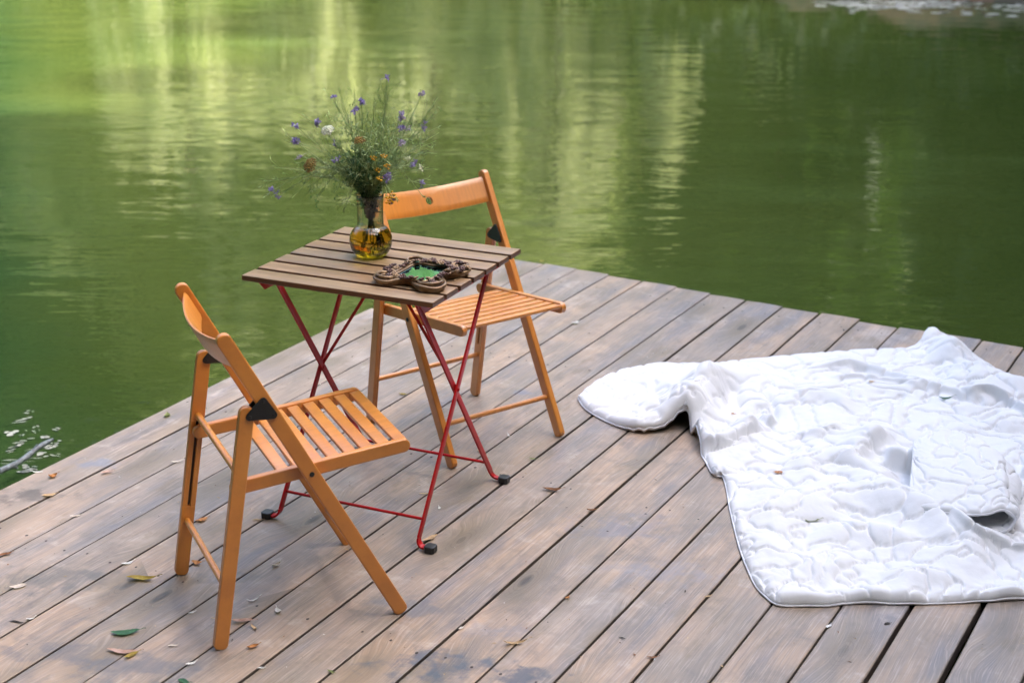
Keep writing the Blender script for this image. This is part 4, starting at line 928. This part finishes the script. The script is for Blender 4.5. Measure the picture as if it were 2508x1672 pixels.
LV = [
 ('curled_leaf', 'olive green curled leaf standing on the outermost plank at the water edge', 409, 1019, 25, 95, 'olive', .55, 2.2, .4, .5),
 ('curled_leaf', 'orange and white curled leaf on the outermost plank left of the chair', 130, 1168, 28, 20, 'orange', .6, 3.0, .8, .5),
 ('fallen_leaf', 'tan leaf bridging the first plank gap at the left', 120, 1213, 30, 25, 'tan', .45, .8, .4, .3),
 ('fallen_leaf', 'small tan leaf with a turned up tip on the second plank', 262, 1157, 26, 25, 'pink', .42, 1.0, .2, .3),
 ('leaf_scrap', 'grey pink leaf scrap lying over the second plank gap', 185, 1263, 24, 10, 'pale', .3, .6, .2, .3),
 ('leaf_scrap', 'pale pink curved scrap beside the rear leg of the near chair', 434, 1131, 34, 40, 'pale', .22, 1.4, .2, .3),
 ('fallen_leaf', 'orange leaf in the gap beside the lower dowel of the near chair', 494, 1274, 30, 35, 'orange', .5, .8, .6, .4),
 ('petal', 'white petal on the very edge of the outermost plank', 92, 1156, 24, 170, 'white', .25, .6, .2, .3),
 ('fallen_leaf', 'dark rust leaf cut by the left margin', 12, 1358, 30, 40, 'brown', .4, .6, .4, .4),
 ('leaf_scrap', 'pale leaf with a long stalk near the left margin', 44, 1437, 36, 190, 'pale', .45, .8, .4, .4),
 ('leaf_scrap', 'pinkish white leaf stuck in the gap above the long yellow leaf', 313, 1379, 28, 35, 'white', .34, 1.0, .2, .4),
 ('fallen_leaf', 'long yellow brown boat shaped leaf left of the near chair', 347, 1419, 66, 8, 'yellow', .26, 1.1, .3, .6),
 ('curled_leaf', 'orange curled leaf behind the rear foot of the near chair', 482, 1379, 28, -5, 'orange', .55, 1.7, .3, .4),
 ('fallen_leaf', 'fresh dark green leaf on the plank at lower left', 307, 1549, 62, 10, 'green', .34, .5, .2, .3),
 ('fallen_leaf', 'long pinkish brown leaf at lower left with a yellow one beside it', 298, 1595, 68, -4, 'pink', .22, .5, .5, .4),
 ('fallen_leaf', 'small yellow leaf tucked under the pinkish brown one', 322, 1605, 36, 40, 'yellow', .40, 1.0, .5, .4),
 ('leaf_scrap', 'short black twig like scrap at the lower left', 42, 1523, 36, -5, 'dark', .16, .2, .1, .4),
 ('leaf_scrap', 'crooked white scrap beside the black twig', 75, 1515, 20, 30, 'white', .25, 1.5, .6, .3),
 ('petal', 'white petal over the gap left of the near chair front foot', 468, 1625, 26, 40, 'white', .35, 1.2, .3, .4),
 ('petal', 'tiny pale petal two planks left of the near chair leg', 423, 1581, 20, 15, 'pale', .4, .9, .3, .4),
 ('fallen_leaf', 'bright green leaf cut by the bottom margin', 450, 1668, 30, -20, 'green', .5, .6, .3, .3),
 ('petal', 'white crumb in the gap near the lower left chair leg', 470, 1499, 16, 30, 'white', .4, .5, .3, .3),
 ('curled_leaf', 'white and rust curled leaf between the near chair legs', 676, 1385, 28, 50, 'pale', .42, 2.4, .5, .5),
 ('curled_leaf', 'white curled leaf in the middle between the near chair feet', 680, 1497, 26, 100, 'white', .5, 1.8, .5, .5),
 ('leaf_scrap', 'slim white sickle shaped leaf right of the near chair leg', 620, 1469, 34, 25, 'white', .2, 1.6, .2, .4),
 ('fallen_leaf', 'long pink brown leaf touching the near chair front leg', 594, 1521, 48, -5, 'pink', .28, .7, .5, .5),
 ('curled_leaf', 'small tan hook shaped leaf below the pink brown one', 622, 1538, 26, -60, 'tan', .3, 2.0, .4, .4),
 ('curled_leaf', 'orange brown curled leaf nearest to the bottom of the front leg', 619, 1585, 32, 25, 'orange', .4, 1.8, .6, .5),
 ('petal', 'small white petal right of the crossed red legs', 1076, 1244, 14, 100, 'white', .4, 1.2, .3, .4),
 ('fallen_leaf', 'tan leaf leaning behind the front right table foot', 1054, 1318, 44, 40, 'tan', .3, .4, .5, .4),
 ('leaf_scrap', 'tan sliver between the red table legs', 1040, 1209, 26, 8, 'tan', .2, .6, .2, .3),
 ('leaf_scrap', 'pale scrap left of the front left table foot', 630, 1273, 24, 5, 'tan', .28, .4, .2, .3),
 ('leaf_scrap', 'green scrap in the plank gap at the bottom centre', 811, 1645, 22, -40, 'olive', .35, 1.2, .4, .4),
 ('petal', 'white petal in the gap at the bottom left of centre', 639, 1635, 16, 5, 'white', .4, .5, .3, .3),
 ('leaf_scrap', 'upright white sliver right of the rear table foot', 1246, 1066, 18, 110, 'white', .2, .6, .2, .3),
 ('leaf_scrap', 'tan sliver left of the rear right table foot', 1177, 1106, 24, -50, 'tan', .24, .6, .3, .3),
 ('fallen_leaf', 'folded brown leaf with a white underside right of the table', 1352, 1200, 44, 0, 'brown', .3, 1.1, .6, .6),
 ('fallen_leaf', 'small brown leaf standing in the gap in the middle of the deck', 1449, 1249, 24, 0, 'brown', .34, 1.2, .5, .6),
 ('curled_leaf', 'long tan twisted leaf at the bottom centre', 1262, 1577, 62, 8, 'tan', .16, 2.0, .6, .4),
 ('leaf_scrap', 'orange crumb in the gap above the tan twisted leaf', 1390, 1464, 14, 60, 'orange', .6, 1.2, .4, .4),
 ('leaf_scrap', 'rust and white sliver in the gap below the quilt corner', 1597, 1609, 26, 5, 'brown', .25, .7, .3, .4),
 ('leaf_scrap', 'tan crumb in the gap left of the quilt corner', 1734, 1460, 16, 20, 'tan', .4, .6, .3, .4),
 ('petal', 'cream petal in the gap left of the tan twisted leaf', 1130, 1538, 16, 30, 'pale', .5, .6, .3, .4),
 ('leaf_scrap', 'tan scrap under the hem of the quilt wing', 1505, 1041, 20, 20, 'tan', .35, .5, .3, .3),
 ('fallen_leaf', 'yellow and white leaf on the deck under the far chair', 987, 966, 20, -15, 'yellow', .4, .8, .4, .4),
 ('leaf_scrap', 'grass green scrap in the gap right of the rear table foot', 1305, 1124, 20, -30, 'olive', .3, 1.1, .4, .4),
 ('leaf_scrap', 'white crumpled scrap in the gap right of the far chair', 1409, 792, 22, 40, 'white', .45, 1.2, .5, .5),
 ('petal', 'white petal in the gap below the bottom hem of the quilt', 2030, 1533, 20, 60, 'white', .45, .6, .4, .4),
 ('leaf_scrap', 'dark crumb on the plank below the bottom hem of the quilt', 2173, 1527, 15, 20, 'dark', .5, .5, .4, .4),
 ('leaf_scrap', 'tiny yellow leaf on the plank ends right of the far chair', 1326, 640, 10, 30, 'yellow', .6, .8, .4, .4)]
for a in LV:
    nm, lb, px, py, sz, an, col, wr_, cu, ro, fo_ = a
    leaf(nm, lb, px, py, sz, an, col, wr_, cu, ro, fo_, cat='petal' if nm == 'petal' else 'leaf')
for a in [('fallen_leaf', 'orange brown leaf lying on the lower left of the quilt', 1907, 1157, 24, -10, 'orange', .45, .5, .3, .3),
          ('fallen_leaf', 'green sickle shaped leaf on the lower middle of the quilt', 1989, 1277, 38, 5, 'olive', .2, 1.4, .3, .4),
          ('fallen_leaf', 'dark green sickle shaped leaf on the upper right of the quilt', 2315, 977, 38, 5, 'green', .18, 1.8, .3, .4),
          ('leaf_scrap', 'tiny tan scrap on the upper right folds of the quilt', 2134, 935, 13, 0, 'tan', .6, .8, .3, .3),
          ('leaf_scrap', 'tiny brown sliver on top of the folded ridge of the quilt', 1705, 934, 12, 20, 'brown', .25, .3, .3, .3),
          ('leaf_scrap', 'tiny orange scrap in the hollow behind the folded ridge', 1795, 1014, 10, 0, 'orange', .6, .3, .3, .3)]:
    nm, lb, px, py, sz, an, col, wr_, cu, ro, fo_ = a; leaf(nm, lb, px, py, sz, an, col, wr_, cu, ro, fo_, onq=True)
# fine litter: crumbs scattered over the boards
b = MB(); r = random.Random(3)
for k in range(620):
    u, v = r.uniform(1.9, 5.6), r.uniform(.3, 3.2); c = UV(u, v, .0016); s_ = r.uniform(.0008, .0030)*(1 if r.random() < .9 else 2)
    a = r.uniform(0, 6.28); e1 = np.array([math.cos(a), math.sin(a), 0])*s_*r.choice([1, 1, 2.5]); e2 = np.array([-math.sin(a), math.cos(a), 0])*s_*.6; c = np.array(c)
    b.add([c-e1, c+e2+[0, 0, .001], c+e1, c-e2+[0, 0, .0006]], [(0, 1, 2, 3)])
lt = b.mesh('leaf_litter'); lt.materials.append(LEAFM['white']); lt.materials.append(LEAFM['brown']); lt.materials.append(LEAFM['dark']); lt.materials.append(LEAFM['tan'])
for p_ in lt.polygons: p_.material_index = r.choice([0, 1, 2, 2, 3, 3, 1])
tag(link('leaf_litter', lt), 'crumbs of leaf and bark scattered over the planks', kind='stuff')

# ------------------------------------------------------------------ branch and sky glints on the water
br0, br1 = ground(-60, 1192, -.30), ground(131, 1076, -.26); dv = br1-br0
pts = [br0+dv*t_+Vector((0, 0, .006*math.sin(t_*9)))+Vector((0, .006*math.sin(t_*5), 0)) for t_ in np.linspace(0, 1, 16)]
rad = [.0125*(1-.35*t_)*(1+.10*math.sin(t_*31)) for t_ in np.linspace(0, 1, 16)]; rad[-1] *= .7
b = MB().add(*tube(pts, rad, 12))
for t_, a in ((.45, (.01, .008, -.012)), (.75, (.004, .01, .012)), (.3, (.0, -.006, .014))):
    q = br0+dv*t_; b.add(*tube([q, q+Vector(a), q+Vector(a)*1.6], [.007, .006, .003], 8))
tag(link('dead_branch', b.mesh('dead_branch', True), M['branch']), 'bare grey branch sticking out over the water at the left margin', 'branch')
b = MB(); r = random.Random(8)
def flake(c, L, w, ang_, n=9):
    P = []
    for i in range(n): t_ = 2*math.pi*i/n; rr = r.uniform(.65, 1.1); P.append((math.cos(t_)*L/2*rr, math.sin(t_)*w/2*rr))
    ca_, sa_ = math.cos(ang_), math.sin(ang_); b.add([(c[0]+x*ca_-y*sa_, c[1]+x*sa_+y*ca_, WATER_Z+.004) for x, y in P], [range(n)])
# sky glints around the branch, built as pale flakes (photo px, length px, angle)
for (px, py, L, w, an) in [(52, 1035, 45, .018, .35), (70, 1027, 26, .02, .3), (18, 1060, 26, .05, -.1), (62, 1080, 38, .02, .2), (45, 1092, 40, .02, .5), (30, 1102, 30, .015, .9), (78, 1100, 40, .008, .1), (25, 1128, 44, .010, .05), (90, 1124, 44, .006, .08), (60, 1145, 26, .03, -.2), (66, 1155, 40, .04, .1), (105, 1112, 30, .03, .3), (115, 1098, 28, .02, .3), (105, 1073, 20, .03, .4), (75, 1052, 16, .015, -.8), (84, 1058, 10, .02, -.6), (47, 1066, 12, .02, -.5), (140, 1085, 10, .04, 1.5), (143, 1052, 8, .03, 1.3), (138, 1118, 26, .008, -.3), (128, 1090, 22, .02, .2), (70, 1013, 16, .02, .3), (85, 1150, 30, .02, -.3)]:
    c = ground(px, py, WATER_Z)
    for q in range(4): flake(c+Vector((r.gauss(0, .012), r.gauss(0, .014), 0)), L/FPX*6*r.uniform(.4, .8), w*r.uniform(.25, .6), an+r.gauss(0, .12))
tag(link('branch_glints', b.mesh('branch_glints'), M['glint_branch']), 'pale flakes standing in for sky glints on the water round the bare branch', kind='stuff')
# sky glints along the clay bank, also built as pale flakes
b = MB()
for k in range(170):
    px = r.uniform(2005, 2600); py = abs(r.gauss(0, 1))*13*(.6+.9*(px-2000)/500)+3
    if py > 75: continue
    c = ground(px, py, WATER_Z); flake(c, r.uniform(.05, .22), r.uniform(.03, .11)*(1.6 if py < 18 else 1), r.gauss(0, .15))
tag(link('shore_glints', b.mesh('shore_glints'), M['glint_shore']), 'pale flakes standing in for sky glints on the water along the far bank', kind='stuff')
